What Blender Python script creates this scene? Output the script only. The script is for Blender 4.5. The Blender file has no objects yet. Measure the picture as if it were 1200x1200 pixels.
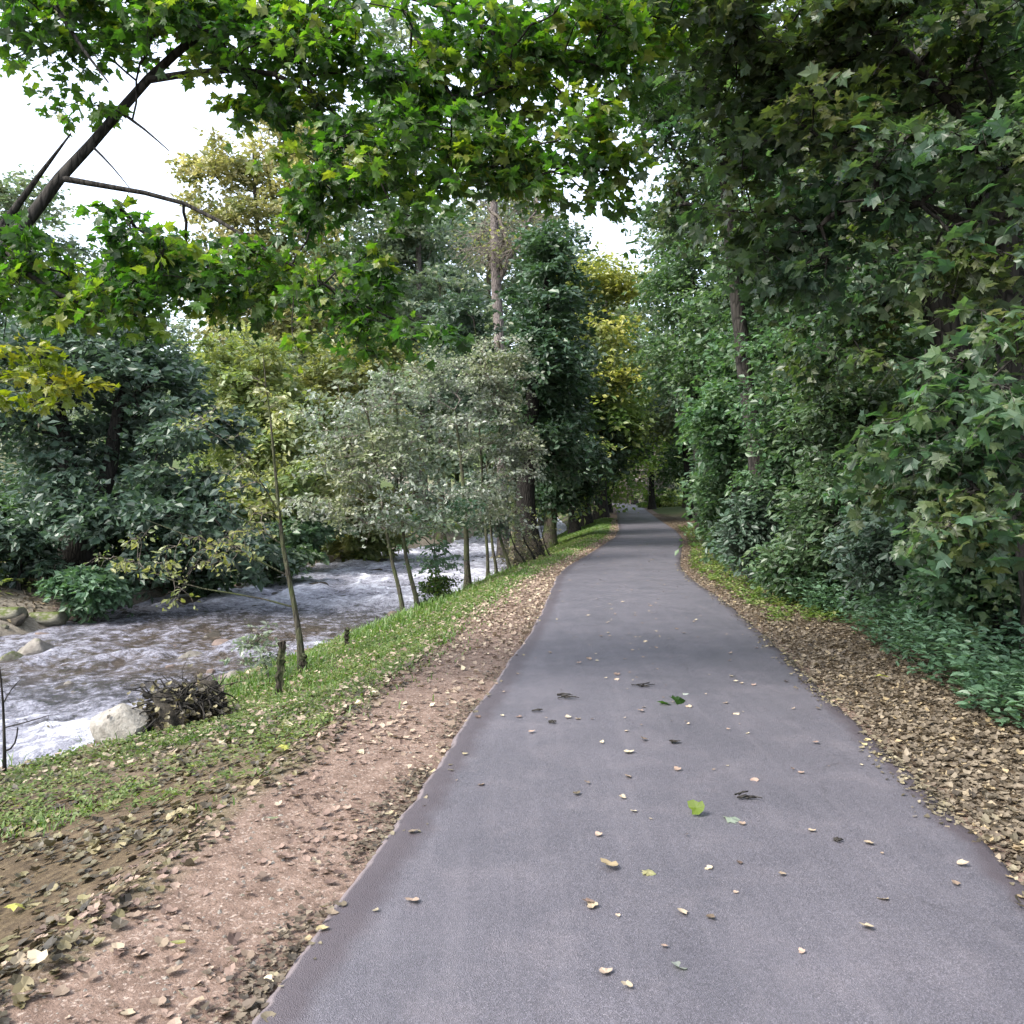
import bpy, bmesh, math, random
import numpy as np
from mathutils import Matrix, Vector
random.seed(7)
C = bpy.context.scene.collection
sc = bpy.context.scene
PI = math.pi

# ------------------------------------------------------------------ camera, sky, sun, exposure
CAMZ = 1.6
cd = bpy.data.cameras.new('camera'); cam = bpy.data.objects.new('camera', cd); C.objects.link(cam)
cam.location = (0, 0, CAMZ); cam.rotation_euler = (math.radians(90 - .86), 0, 0)
cd.sensor_width = 36; cd.lens = 30; cd.clip_start = .05; cd.clip_end = 3000
sc.camera = cam
SUN_EL, SUN_AZ = math.radians(46), math.radians(238)      # azimuth clockwise from +Y: behind and left of the camera
w = bpy.data.worlds.new('World'); sc.world = w; w.use_nodes = True
nt = w.node_tree; nt.nodes.clear()
sky = nt.nodes.new('ShaderNodeTexSky'); sky.sky_type = 'NISHITA'; sky.sun_disc = False
sky.sun_elevation = SUN_EL; sky.sun_rotation = SUN_AZ
sky.dust_density = 3.0; sky.air_density = 1.0; sky.ozone_density = 1.0
bgn = nt.nodes.new('ShaderNodeBackground'); bgn.inputs[1].default_value = .15
wo = nt.nodes.new('ShaderNodeOutputWorld')
veil = nt.nodes.new('ShaderNodeMix'); veil.data_type = 'RGBA'; veil.inputs[0].default_value = .62
veil.inputs[7].default_value = (2.6, 2.66, 2.85, 1)       # an even layer of thin white cloud over the blue
nt.links.new(sky.outputs[0], veil.inputs[6]); nt.links.new(veil.outputs[2], bgn.inputs[0]); nt.links.new(bgn.outputs[0], wo.inputs[0])
sl = bpy.data.lights.new('sun', 'SUN'); sl.energy = 1.6; sl.angle = math.radians(26); sl.color = (1, .95, .88)
so = bpy.data.objects.new('sun', sl); C.objects.link(so); so.location = (0, 0, 60)
sd = Vector((math.sin(SUN_AZ)*math.cos(SUN_EL), math.cos(SUN_AZ)*math.cos(SUN_EL), math.sin(SUN_EL)))
so.rotation_euler = sd.to_track_quat('Z', 'Y').to_euler()
sc.view_settings.view_transform = 'Standard'; sc.view_settings.look = 'None'
sc.view_settings.gamma = 1; sc.view_settings.use_curve_mapping = False
sc.view_settings.exposure = 2.4
sc.render.engine = 'CYCLES'
cy = sc.cycles
cy.max_bounces = 7; cy.diffuse_bounces = 4; cy.glossy_bounces = 2; cy.transmission_bounces = 3
cy.caustics_reflective = False; cy.caustics_refractive = False
cy.sample_clamp_indirect = 6
sc.render.film_transparent = False

def at(px, py, D):                      # a point D metres ahead, seen along a direction of the photograph
    return np.array([(px-600)/1000*D, D, CAMZ-(py-585)/1000*D])

# ------------------------------------------------------------------ small numpy helpers
_T = np.random.RandomState(5).rand(256, 256)
def vn(x, y, s=0):
    x = np.asarray(x, float)+s*17.31; y = np.asarray(y, float)+s*9.77
    xi = np.floor(x).astype(int); yi = np.floor(y).astype(int); fx = x-xi; fy = y-yi
    fx = fx*fx*(3-2*fx); fy = fy*fy*(3-2*fy)
    a = _T[xi % 256, yi % 256]; b = _T[(xi+1) % 256, yi % 256]; c = _T[xi % 256, (yi+1) % 256]; d = _T[(xi+1) % 256, (yi+1) % 256]
    return (a*(1-fx)+b*fx)*(1-fy)+(c*(1-fx)+d*fx)*fy
def fbm(x, y, s=0, o=3):
    r = 0; t = 0; a = 1.
    for i in range(o):
        r = r+a*vn(np.asarray(x)*2**i, np.asarray(y)*2**i, s+i*3.1); t += a; a *= .5
    return r/t
def sstep(a, b, x):
    t = np.clip((np.asarray(x)-a)/(b-a), 0, 1); return t*t*(3-2*t)
_yd = np.arange(-40, 260, .25)
def curve(pts, sm=9):
    p = np.array(pts, float); v = np.interp(_yd, p[:, 0], p[:, 1])
    k = np.hanning(sm+2); k /= k.sum(); vp = np.pad(v, sm, mode='edge')
    v = np.convolve(vp, k, 'same')[sm:-sm]
    return lambda y: np.interp(y, _yd, v)
def unit(a): return a/np.maximum(np.linalg.norm(a, axis=-1, keepdims=True), 1e-9)

# ------------------------------------------------------------------ lie of the land
PC = curve([(-40, -2.8), (-10, -.6), (0, .2), (2.6, .60), (3.4, .72), (4.5, .87), (6.5, 1.12), (10.3, 1.62), (14, 2.0), (17.5, 2.28), (21, 2.74), (25, 3.55), (31, 4.78), (35, 5.6), (42, 6.65), (58, 8.55), (75, 10.6), (100, 13.7), (114, 13.9), (124, 12.), (134, 7), (260, -60)], 11)
PZ = curve([(-40, 0), (14, 0), (24, -.07), (32, 0), (40, .06), (58, .25), (75, .48), (100, .9), (130, 1.3), (260, 1.6)], 31)
NB = curve([(-40, -12), (-10, -9), (0, -7.4), (6, -6.2), (7.4, -5.3), (8.3, -4.6), (9.5, -3.95), (12, -3.9), (15, -2.95), (18, -2.1), (25, -1), (32, .3), (47, 1.9), (75, 5), (120, 6), (260, -60)], 5)
FB = curve([(-40, -22), (-10, -14), (0, -12), (10, -10.8), (15.8, -9.3), (20, -9.0), (22.6, -8.4), (27, -8.1), (32, -7.6), (40, -6.2), (47, -3.6), (75, -.5), (120, 1), (260, -72)], 7)
HW = 1.42; WZ = -1.0
def H(x, y, rough=True):
    x = np.asarray(x, float); y = np.asarray(y, float)
    c = PC(y); zp = PZ(y); N = NB(y)+.25*(fbm(y*.9, y*0, 3)-.5); F = FB(y)+.6*(fbm(y*.5, y*0, 8)-.5)
    L = c-HW; R = c+HW
    off = L-x; wdt = np.maximum(L-N, .8)
    s = np.clip((off-.95)/(wdt-.95).clip(.3), 0, 1)
    zl = zp-.025-(s**(1.2-.45*sstep(14, 8, y)))*(zp+.9+.05*sstep(14, 8, y))
    under = sstep(0, .7, N-x)
    zl = zl*(1-under)+(-1.5)*under
    u = F-x
    far = np.interp(u, [-.8, 0, .35, 1.3, 2.5, 6.5, 12, 40, 120, 400], [-1.5, -1.05, -.78, -.5, -.05, .7, 1.4, 4.5, 20, 36])
    z = np.where(x > F+.8, zl, np.maximum(far, -1.5))
    v = x-R
    zr = zp-.025+np.interp(v, [0, 1.5, 4, 10, 40, 120, 400], [0, .02, .18, .9, 6, 24, 40])
    z = np.where(x > c-HW*.5, zr, z)
    z = np.where(np.abs(x-c) < HW-.08, zp-.05, z)
    z = z+np.clip(y-128, 0, 400)*.16
    if rough:
        amp = .10*sstep(.3, 2.5, off)+.12*sstep(1.2, 4, v)
        z = z+amp*(fbm(x*.9, y*.9, 1)-.5)+(amp*.35+.012*sstep(0, .25, np.abs(x-c)-HW))*(fbm(x*5, y*5, 2)-.5)
    return z
def gp(px, py, zg=0.):                  # ground point seen at a pixel, for ground height zg
    D = (CAMZ-zg)/((py-585)/1000); return np.array([(px-600)/1000*D, D, zg])

# ------------------------------------------------------------------ meshes and objects
def mesh_np(name, V, tris=None, quads=None, mat=None, attrs=None, smooth=False):
    me = bpy.data.meshes.new(name)
    V = np.asarray(V, np.float32); nt_ = 0 if tris is None else len(tris); nq = 0 if quads is None else len(quads)
    me.vertices.add(len(V)); me.vertices.foreach_set('co', V.ravel())
    lv = []
    if nt_: lv.append(np.asarray(tris, np.int32).ravel())
    if nq: lv.append(np.asarray(quads, np.int32).ravel())
    lv = np.concatenate(lv); me.loops.add(len(lv)); me.loops.foreach_set('vertex_index', lv)
    ls = np.concatenate([np.arange(nt_)*3, nt_*3+np.arange(nq)*4]).astype(np.int32)
    me.polygons.add(nt_+nq); me.polygons.foreach_set('loop_start', ls)
    me.polygons.foreach_set('use_smooth', np.full(nt_+nq, smooth))
    me.update(calc_edges=True)
    if attrs:
        for k, a in attrs.items():
            at_ = me.attributes.new(k, 'FLOAT', 'POINT'); at_.data.foreach_set('value', np.asarray(a, np.float32))
    if mat: me.materials.append(mat)
    return me
def put(name, me, parent=None, label=None, cat=None, group=None, kind=None, loc=None):
    o = bpy.data.objects.new(name, me); C.objects.link(o)
    if parent: o.parent = parent
    if loc is not None: o.location = [float(q) for q in loc]
    if label: o['label'] = label
    if cat: o['category'] = cat
    if group: o['group'] = group
    if kind: o['kind'] = kind
    return o

# ------------------------------------------------------------------ materials
class Mat:
    def __init__(s, name):
        s.m = bpy.data.materials.new(name); s.m.use_nodes = True; s.t = s.m.node_tree; s.t.nodes.clear()
        s.out = s.n('OutputMaterial'); s.p = s.n('BsdfPrincipled'); s.l(s.p.outputs[0], s.out.inputs[0])
    def n(s, k, **kw):
        o = s.t.nodes.new('ShaderNode'+k)
        for a, b in kw.items(): setattr(o, a, b)
        return o
    def l(s, a, b): s.t.links.new(a, b)
    def pos(s, scale=(1, 1, 1)):
        c = s.n('TexCoord'); m = s.n('Mapping'); m.inputs['Scale'].default_value = scale; s.l(c.outputs['Object'], m.inputs[0]); return m.outputs[0]
    def noise(s, vec, sc_, det=4, rough=.55, col=False):
        n = s.n('TexNoise'); n.inputs['Scale'].default_value = sc_; n.inputs['Detail'].default_value = det; n.inputs['Roughness'].default_value = rough
        s.l(vec, n.inputs['Vector']); return n.outputs['Color' if col else 'Fac']
    def ramp(s, fac, stops, interp='LINEAR'):
        r = s.n('ValToRGB'); r.color_ramp.interpolation = interp; e = r.color_ramp.elements
        while len(e) < len(stops): e.new(.5)
        for i, (p, c) in enumerate(stops):
            e[i].position = p; c = c if hasattr(c, '__len__') else (c, c, c); e[i].color = (*c, 1)
        s.l(fac, r.inputs[0]); return r.outputs[0]
    def mix(s, f, a, b, mode='MIX'):
        m = s.n('Mix', data_type='RGBA', blend_type=mode)
        for sock, v in ((m.inputs[0], f), (m.inputs[6], a), (m.inputs[7], b)):
            if hasattr(v, 'is_output'): s.l(v, sock)
            elif hasattr(v, '__len__'): sock.default_value = (*v, 1)
            else: sock.default_value = v
        return m.outputs[2]
    def math(s, op, a, b=0.):
        m = s.n('Math', operation=op)
        for sock, v in ((m.inputs[0], a), (m.inputs[1], b)):
            if hasattr(v, 'is_output'): s.l(v, sock)
            else: sock.default_value = v
        return m.outputs[0]
    def attr(s, k):
        a = s.n('Attribute'); a.attribute_name = k; return a.outputs['Fac']
    def bump(s, h, st=.5, dist=.02):
        b = s.n('Bump'); b.inputs['Strength'].default_value = st; b.inputs['Distance'].default_value = dist
        s.l(h, b.inputs['Height']); s.l(b.outputs[0], s.p.inputs['Normal']); return b.outputs[0]
    def base(s, c, rough=.7, spec=.4):
        if hasattr(c, 'is_output'): s.l(c, s.p.inputs['Base Color'])
        else: s.p.inputs['Base Color'].default_value = (*c, 1)
        if hasattr(rough, 'is_output'): s.l(rough, s.p.inputs['Roughness'])
        else: s.p.inputs['Roughness'].default_value = rough
        s.p.inputs['Specular IOR Level'].default_value = spec

def leafmat(name, cols, trans=.4, tcol=(1.25, 1.35, .45), pale=(.13, .17, .12), palef=.35, rough=.42, spec=.5, patch=None, pscale=.6):
    m = Mat(name)
    n_ = len(cols); st = [(i/(n_-1), c) for i, c in enumerate(cols)]
    c = m.ramp(m.attr('v'), st)
    pn = m.noise(m.pos(), pscale, 2)
    if patch: c = m.mix(m.ramp(pn, [(.42, 0.), (.62, 1.)]), c, m.ramp(m.attr('v'), [(i/(len(patch)-1), q) for i, q in enumerate(patch)]))
    fine = m.noise(m.pos(), 45, 2)
    c = m.mix(.35, c, m.ramp(fine, [(.3, .55), (.7, 1.35)]), 'MULTIPLY')
    oi = m.n('ObjectInfo'); hs = m.n('HueSaturation')
    m.l(m.math('ADD', m.math('MULTIPLY', oi.outputs['Random'], .04), .48), hs.inputs['Hue'])
    m.l(m.math('ADD', m.math('MULTIPLY', oi.outputs['Random'], .3), .85), hs.inputs['Value']); m.l(c, hs.inputs['Color']); c = hs.outputs[0]
    geo = m.n('NewGeometry')
    cb = m.mix(m.math('MULTIPLY', geo.outputs['Backfacing'], palef), c, pale)
    m.base(cb, rough, spec)
    tr = m.n('BsdfTranslucent'); m.l(m.mix(1., c, tcol, 'MULTIPLY'), tr.inputs[0])
    mx = m.n('MixShader'); mx.inputs[0].default_value = trans
    m.l(m.p.outputs[0], mx.inputs[1]); m.l(tr.outputs[0], mx.inputs[2]); m.l(mx.outputs[0], m.out.inputs[0])
    return m.m
def barkmat(name, a, b, moss=0., mc=(.06, .09, .025), sc_=9):
    m = Mat(name); v = m.pos((1, 1, .22)); n1 = m.noise(v, sc_, 6, .65)
    vo = m.n('TexVoronoi', feature='DISTANCE_TO_EDGE'); vo.inputs['Scale'].default_value = sc_*1.6; m.l(v, vo.inputs['Vector'])
    c = m.ramp(n1, [(.3, a), (.68, b)])
    c = m.mix(m.ramp(vo.outputs[0], [(0, 1.), (.12, 0.)]), c, tuple(q*.45 for q in a))
    if moss: c = m.mix(m.ramp(m.noise(m.pos(), 2.2, 4), [(.5-moss*.3, 0.), (.62, 1.)]), c, mc)
    m.base(c, .9, .2); m.bump(m.math('ADD', n1, m.math('MULTIPLY', vo.outputs[0], 1.2)), .8, .03); return m.m

M = {}
G = lambda r, g, b: (r, g, b)
M['maple'] = leafmat('near_maple_leaf', [(.02, .05, .012), (.035, .08, .014), (.055, .11, .016), (.085, .14, .02), (.15, .17, .025)], .5, (1.5, 1.9, .5), palef=.3)
M['maple_yellow'] = leafmat('yellowing_maple_leaf', [(.08, .15, .015), (.14, .22, .015), (.24, .27, .02)], .5, (1.4, 1.4, .4), palef=.15)
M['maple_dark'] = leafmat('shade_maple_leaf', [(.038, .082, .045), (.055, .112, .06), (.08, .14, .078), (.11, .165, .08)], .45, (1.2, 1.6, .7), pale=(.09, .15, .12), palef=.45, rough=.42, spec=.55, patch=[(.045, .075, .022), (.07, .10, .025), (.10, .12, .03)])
M['hazel'] = leafmat('hedge_leaf', [(.04, .085, .04), (.065, .125, .06), (.09, .16, .08), (.12, .18, .09)], .4, (1.2, 1.4, .6), pale=(.14, .18, .13), palef=.5)
M['bluegreen'] = leafmat('blue_green_leaf', [(.04, .075, .05), (.065, .11, .075), (.09, .14, .10)], .3, (1.1, 1.3, .7), pale=(.13, .16, .14), palef=.5)
M['silver'] = leafmat('silvery_leaf', [(.11, .145, .10), (.17, .215, .16), (.24, .28, .23), (.34, .37, .34)], .35, (1.1, 1.3, .8), pale=(.28, .3, .28), palef=.7, rough=.38, spec=.6, patch=[(.15, .18, .09), (.21, .24, .12), (.28, .3, .18)])
M['olive'] = leafmat('olive_yellow_leaf', [(.13, .16, .06), (.19, .22, .08), (.26, .27, .11), (.35, .34, .18)], .4, (1.3, 1.3, .5), pale=(.25, .26, .18), palef=.4, patch=[(.09, .13, .05), (.14, .19, .07), (.2, .24, .11)])
M['hazy_green'] = leafmat('hazed_distant_leaf', [(.09, .13, .09), (.12, .17, .12), (.16, .21, .16)], .4, (1.1, 1.3, .8), pale=(.2, .24, .2), palef=.5, patch=[(.12, .15, .08), (.16, .18, .10), (.2, .21, .13)])  # lightened leaf colour stands in for the haze of distance
M['dark'] = leafmat('ivy_and_lime_leaf', [(.025, .055, .028), (.04, .08, .04), (.06, .105, .05)], .25, (1.2, 1.4, .5), palef=.35)
M['hazy_far_twig'] = leafmat('hazed_twiggy_far_bush', [(.34, .3, .28), (.42, .38, .34), (.48, .45, .4)], .4, (1, 1, .9), pale=(.3, .28, .25), palef=.2)  # haze of the far end put into the bush's pale colour
M['lime'] = leafmat('fresh_green_leaf', [(.07, .14, .035), (.11, .19, .05), (.15, .23, .07)], .5, (1.3, 1.5, .6), patch=[(.17, .22, .07), (.25, .29, .1), (.34, .35, .15)], palef=.3)
M['gold'] = leafmat('golden_leaf', [(.2, .21, .10), (.32, .29, .15), (.45, .39, .23)], .4, (1.1, 1.1, .6), patch=[(.12, .14, .04), (.16, .17, .06), (.22, .2, .1)], palef=.2)
M['yellow'] = leafmat('yellow_leaf', [(.22, .24, .05), (.36, .37, .07), (.5, .47, .12)], .4, (1., 1.1, .5), patch=[(.07, .11, .035), (.13, .17, .05), (.24, .26, .09)], pscale=.35, palef=.15)
M['nettle'] = leafmat('nettle_leaf', [(.06, .12, .065), (.085, .16, .09), (.12, .2, .12)], .35, (1.1, 1.3, .6), pale=(.16, .22, .16), palef=.4)
M['grass'] = leafmat('grass_blade', [(.06, .11, .025), (.1, .17, .04), (.14, .22, .055), (.22, .23, .1)], .4, (1.2, 1.4, .5), palef=.1, rough=.5)
M['litter'] = leafmat('dry_fallen_leaf', [(.035, .029, .022), (.065, .053, .037), (.10, .082, .058), (.145, .12, .085), (.2, .17, .125), (.28, .225, .13)], .12, (1, .9, .6), pale=(.34, .29, .22), palef=.45, rough=.6, spec=.3)
M['litter_pink'] = leafmat('pale_fallen_leaf', [(.09, .065, .05), (.17, .125, .095), (.25, .19, .145), (.34, .27, .2), (.42, .37, .26)], .12, (1, .9, .6), pale=(.42, .36, .3), palef=.5, rough=.6, spec=.3)
M['litter_dark'] = leafmat('damp_fallen_leaf', [(.022, .018, .012), (.04, .032, .02), (.07, .06, .032), (.115, .10, .045), (.19, .16, .085)], .1, (1, .9, .6), pale=(.15, .13, .09), palef=.4, rough=.5, spec=.4)
M['bark'] = barkmat('grey_brown_bark', (.05, .042, .034), (.13, .11, .09), .25)
M['bark_dark'] = barkmat('dark_bark', (.017, .016, .014), (.046, .042, .037))
M['bark_grey'] = barkmat('grey_fissured_bark', (.03, .03, .028), (.095, .092, .085), 0)
M['bark_black'] = barkmat('near_black_bark', (.008, .007, .006), (.028, .025, .022), 0)
M['bark_pale'] = barkmat('pale_lilac_bark', (.11, .095, .09), (.22, .19, .18), 0)
M['bark_young'] = barkmat('young_greenish_bark', (.05, .045, .037), (.11, .1, .075), .3, (.075, .09, .04), 16)
M['twig'] = barkmat('pale_twig', (.13, .11, .095), (.24, .21, .18), 0)
M['post'] = barkmat('weathered_post', (.02, .017, .014), (.07, .058, .045), .2, sc_=14)

# ------------------------------------------------------------------ leaves
def T_maple():
    pol = [(0, .05), (.40, .03), (.34, .2), (.52, .43), (.3, .43), (.31, .6), (.16, .62), (0, .98), (-.15, .6), (-.32, .62), (-.29, .43), (-.53, .45), (-.35, .2), (-.40, .04)]
    V = [(x, y, -.42*x*x-.16*y*y+.05*math.sin(9*x+5*y)) for x, y in pol]+[(0, .34, -.02)]; n = len(pol)
    return np.array(V), np.array([(i, (i+1) % n, n) for i in range(n)])
def T_maple_lo():
    pol = [(0, 0), (.5, .26), (.24, .5), (0, 1.0), (-.24, .5), (-.5, .26)]
    V = [(x, y, -.4*x*x-.14*y*y+.04*math.sin(8*x+5*y)) for x, y in pol]
    return np.array(V), np.array([(0, 1, 2), (0, 2, 3), (0, 3, 4), (0, 4, 5)])
def T_ovate():
    V = [(0, 0, 0), (.27, .36, .07), (.2, .7, .03), (0, 1, -.1), (-.2, .7, .03), (-.27, .36, .07)]
    return np.array(V), np.array([(0, 1, 2), (0, 2, 3), (0, 3, 4), (0, 4, 5)])
def T_quad():
    V = [(0, 0, 0), (.3, .45, .08), (0, 1, -.05), (-.3, .45, .08)]
    return np.array(V), np.array([(0, 1, 2), (0, 2, 3)])
def T_curl():                           # a dry leaf, edges rolled up
    pol = [(0, 0), (.26, .06), (.44, .3), (.3, .46), (.27, .78), (.03, 1), (-.2, .8), (-.26, .55), (-.47, .42), (-.3, .1)]
    V = [(x, y, .55*x*x+.35*(y-.5)**2+.06*math.sin(11*x+7*y)) for x, y in pol]+[(0, .45, -.03)]; n = len(pol)
    return np.array(V), np.array([(i, (i+1) % n, n) for i in range(n)])
def T_curl_lo():
    pol = [(0, 0), (.42, .2), (.25, .62), (0, 1), (-.28, .6), (-.42, .22)]
    V = [(x, y, .9*x*x+.25*(y-.5)**2) for x, y in pol]; 
    return np.array(V), np.array([(0, 1, 2), (0, 2, 3), (0, 3, 4), (0, 4, 5)])
TM, TML, TO, TQ, TC, TCL = T_maple(), T_maple_lo(), T_ovate(), T_quad(), T_curl(), T_curl_lo()

def leaves_mesh(name, tpl, P, Dr, Nr, S, v, mat):
    Nr = unit(Nr); X = unit(np.cross(Dr, Nr)); Y = unit(np.cross(Nr, X))
    T, F = tpl; n = len(P); k = len(T)
    V = P[:, None, :]+S[:, None, None]*(X[:, None, :]*T[None, :, 0:1]+Y[:, None, :]*T[None, :, 1:2]+Nr[:, None, :]*T[None, :, 2:3])
    Fi = (F[None]+(np.arange(n)*k)[:, None, None]).reshape(-1, 3)
    return mesh_np(name, V.reshape(-1, 3), tris=Fi, mat=mat, attrs={'v': np.repeat(v, k)})

def tubes(P, R, sides, wob=0, rs=None):  # P (M,K,3) R (M,K)
    Mn, K, _ = P.shape
    Tn = unit(np.gradient(P, axis=1)) if K > 1 else P
    mean = np.abs(unit(P[:, -1]-P[:, 0])[:, 2])
    ref = np.where((mean > .75)[:, None], np.array([[1., .17, .05]]), np.array([[.1, .2, 1.]]))[:, None, :]
    A = unit(np.cross(Tn, ref)); B = np.cross(Tn, A)
    th = np.arange(sides)/sides*2*PI
    ring = A[:, :, None, :]*np.cos(th)[None, None, :, None]+B[:, :, None, :]*np.sin(th)[None, None, :, None]
    rr = R[:, :, None, None]
    if wob: rr = rr*(1+wob*(rs.rand(Mn, K, sides, 1)-.5)+wob*1.5*np.sin(th*3+1)[None, None, :, None])
    V = (P[:, :, None, :]+ring*rr).reshape(-1, 3)
    i = np.arange(sides); j = (i+1) % sides
    q = np.stack([i, j, j+sides, i+sides], -1)
    Q = (q[None, None]+(np.arange(Mn)*K*sides)[:, None, None, None]+(np.arange(K-1)*sides)[None, :, None, None]).reshape(-1, 4)
    return V, Q
def resample(pts, K):
    pts = np.array(pts, float); d = np.concatenate([[0], np.cumsum(np.linalg.norm(np.diff(pts[:, :3], axis=0), axis=1))])
    t = np.linspace(0, d[-1], K); o = np.stack([np.interp(t, d, pts[:, k]) for k in range(pts.shape[1])], -1)
    for _ in range(2):                                   # soften the corners
        o[1:-1] = .25*o[:-2]+.5*o[1:-1]+.25*o[2:]
    return o
def join(parts):
    V = []; Q = []; n = 0
    for v, q in parts: V.append(v); Q.append(q+n); n += len(v)
    return np.concatenate(V), np.concatenate(Q)

def sample_lobes(lobes, n, rs, shell=.45):
    w_ = np.array([(l[3]*l[4]*l[5])**.7 for l in lobes]); idx = rs.choice(len(lobes), n, p=w_/w_.sum())
    L = np.array(lobes)[idx]; d = unit(rs.randn(n, 3)); r = rs.rand(n, 1)**shell
    return L[:, :3]+d*r*L[:, 3:6]

def tree(name, label, cat, trunks, lobes, nclust=80, leaves=8000, leaf=.12, tpl=TQ, mat='hazel', bark='bark',
         crad=.5, rtip=.008, seed=1, twigs=5, twig_tubes=False, group=None, trunk_name='trunk', pick=0, flat=.55, start=.3,
         up=.9, branch_bark=None, sides=12, crown_name='crown', limbs=True, picklabel=None, shell=.45, pend=.25):
    """trunks: polylines of (x,y,z,r); the first one starts on the ground. lobes: (x,y,z,rx,ry,rz) of the crown."""
    if tpl is TQ: leaves = int(leaves*.58); leaf *= 1.24
    rs = np.random.RandomState(seed); base = np.array(trunks[0][0][:3]); root = put(name, None, None, label, cat, group, loc=base)
    root.empty_display_size = .3
    nodes = []; par = []; path = []; rad = []; ok = []
    tp = []
    for ti, t in enumerate(trunks):
        ln = sum(np.linalg.norm(np.array(t[i+1][:3])-np.array(t[i][:3])) for i in range(len(t)-1))
        K = max(6, int(ln/.35)) if ti == 0 else max(5, int(ln/.3)); K = min(K, 44)
        p = resample(t, K)
        nz = np.cumsum(rs.randn(K, 3)*.012*min(1, ln/8), axis=0); nz -= nz[0]; p[:, :3] += nz*(1 if ti == 0 else .7)
        if ti:                                          # a bough starts inside the one it grows from
            prev = np.concatenate([q_[:, :3] for q_ in tp]); j = np.argmin(np.linalg.norm(prev-p[0, :3], axis=1)); sh = prev[j]-p[0, :3]
            if np.linalg.norm(sh) < .8: p[:, :3] += sh[None]*np.exp(-np.arange(K)[:, None]/max(K*.35, 1))
        tp.append(p)
        for k in range(K):
            nodes.append(p[k, :3]); par.append(-1); path.append(k/K*ln*.5); rad.append(p[k, 3]); ok.append((k/K) > (start if ti == 0 else .15))
    parts = []
    for ti, p in enumerate(tp):
        q = p.copy()
        if ti == 0:
            h = np.linalg.norm(q[:, :3]-q[0, :3], axis=1); q[:, 3] *= 1+.75*np.exp(-h/(q[0, 3]*1.8+.02))
            q[0, 2] -= .25
        sd_ = sides if ti == 0 else max(6, sides-4)
        parts.append(tubes(q[None, :, :3]-base, q[None, :, 3], sd_, .025, rs))
    V, Q = join(parts); put(trunk_name, mesh_np(trunk_name, V, quads=Q, mat=M[bark], smooth=True), root)
    tg = sample_lobes(lobes, nclust, rs, shell)
    nd = np.array(nodes); dm = np.min(np.linalg.norm(tg[:, None]-nd[None, ok], axis=2), axis=1)
    tg = tg[np.argsort(dm)]
    ntr = len(nodes); nd = np.zeros((ntr+nclust*3, 3)); nd[:ntr] = nodes; pl = np.zeros(len(nd)); pl[:ntr] = path
    okk = np.zeros(len(nd), bool); okk[:ntr] = ok; pr = np.full(len(nd), -1); cnt = np.zeros(len(nd)); n = ntr
    chains = []
    for t in tg:
        c = np.flatnonzero(okk[:n]); d = np.linalg.norm(nd[c]-t, axis=1)
        cost = d+.3*pl[c]+.5*np.maximum(0, nd[c, 2]-t[2]); b = c[np.argmin(cost)]; dd = np.linalg.norm(nd[b]-t)
        mid = (nd[b]+t)/2+np.array([0, 0, .13*dd])+rs.randn(3)*.07*dd
        a1 = .25*nd[b]+.5*mid+.25*t; a0 = (nd[b]+a1)/2+rs.randn(3)*.02*dd; a2 = (a1+t)/2+rs.randn(3)*.03*dd
        ids = [b]; prev = b
        for q in (a1, a2, t):
            nd[n] = q; pl[n] = pl[prev]+dd/3; okk[n] = True; pr[n] = prev; prev = n; ids.append(n); n += 1
        chains.append((ids, a0))
        k = prev
        while k >= ntr: cnt[k] += 1; k = pr[k]
    CP = []; CR = []
    for ids, a0 in chains:
        r0 = rtip*cnt[ids[1]]**.48
        if ids[0] < ntr: r0 = min(r0*1.15, rad[ids[0]]*.75)
        rs_ = [r0]+[min(r0, rtip*max(cnt[i], 1)**.48) for i in ids[1:]]
        CP.append([nd[ids[0]], a0, nd[ids[1]], nd[ids[2]], nd[ids[3]]]); CR.append([rs_[0], (rs_[0]+rs_[1])/2, rs_[1], rs_[2], rs_[3]*.7])
    bb = M[branch_bark or bark]
    # twigs and leaves
    nt_ = nclust*twigs; td = rs.randn(nt_, 3); td[:, 2] *= flat*.6; td[:, 2] += .05; td = unit(td)
    cc = np.repeat(tg, twigs, 0); ctr = tg.mean(0); out = unit(cc-ctr); td = unit(td+out*.35)
    tl = crad*(.5+.8*rs.rand(nt_)); ts = cc; tm = cc+td*tl[:, None]*.55+np.array([0, 0, .05])*tl[:, None]; te = cc+td*tl[:, None]-np.array([0, 0, pend])*tl[:, None]
    prt = []
    if nclust <= 62 and limbs:                          # few enough to be picked apart: every limb with its twigs is a part
        own = {}; gid = []
        for (ids, a0), t in zip(chains, tg):
            k = own.get(ids[0], ids[0]); gid.append(k)
            for q in ids[1:]: own[q] = k
        gid = np.array(gid); A_, B_ = np.array(CP)-base, np.array(CR); tw = np.stack([ts, tm, te], 1)-base; tr_ = np.array([[1., .7, .3]])*rtip*.7
        for k in np.unique(gid):
            sel = gid == k; pp = [tubes(A_[sel], B_[sel], 6)]
            if twig_tubes: tsel = np.repeat(sel, twigs); pp.append(tubes(tw[tsel], np.tile(tr_, (tsel.sum(), 1)), 4))
            V, Q = join(pp); put('limb', mesh_np('limb', V, quads=Q, mat=bb, smooth=True), root)
        limbs = twig_tubes = False
    if limbs: prt.append(tubes(np.array(CP)-base, np.array(CR), 5 if twig_tubes else 3))
    if twig_tubes: prt.append(tubes(np.stack([ts, tm, te], 1)-base, np.tile(np.array([[1., .7, .3]])*rtip*.7, (nt_, 1)), 3))
    if prt:
        V, Q = join(prt); put('limbs', mesh_np('limbs', V, quads=Q, mat=bb, smooth=True), root)
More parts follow.
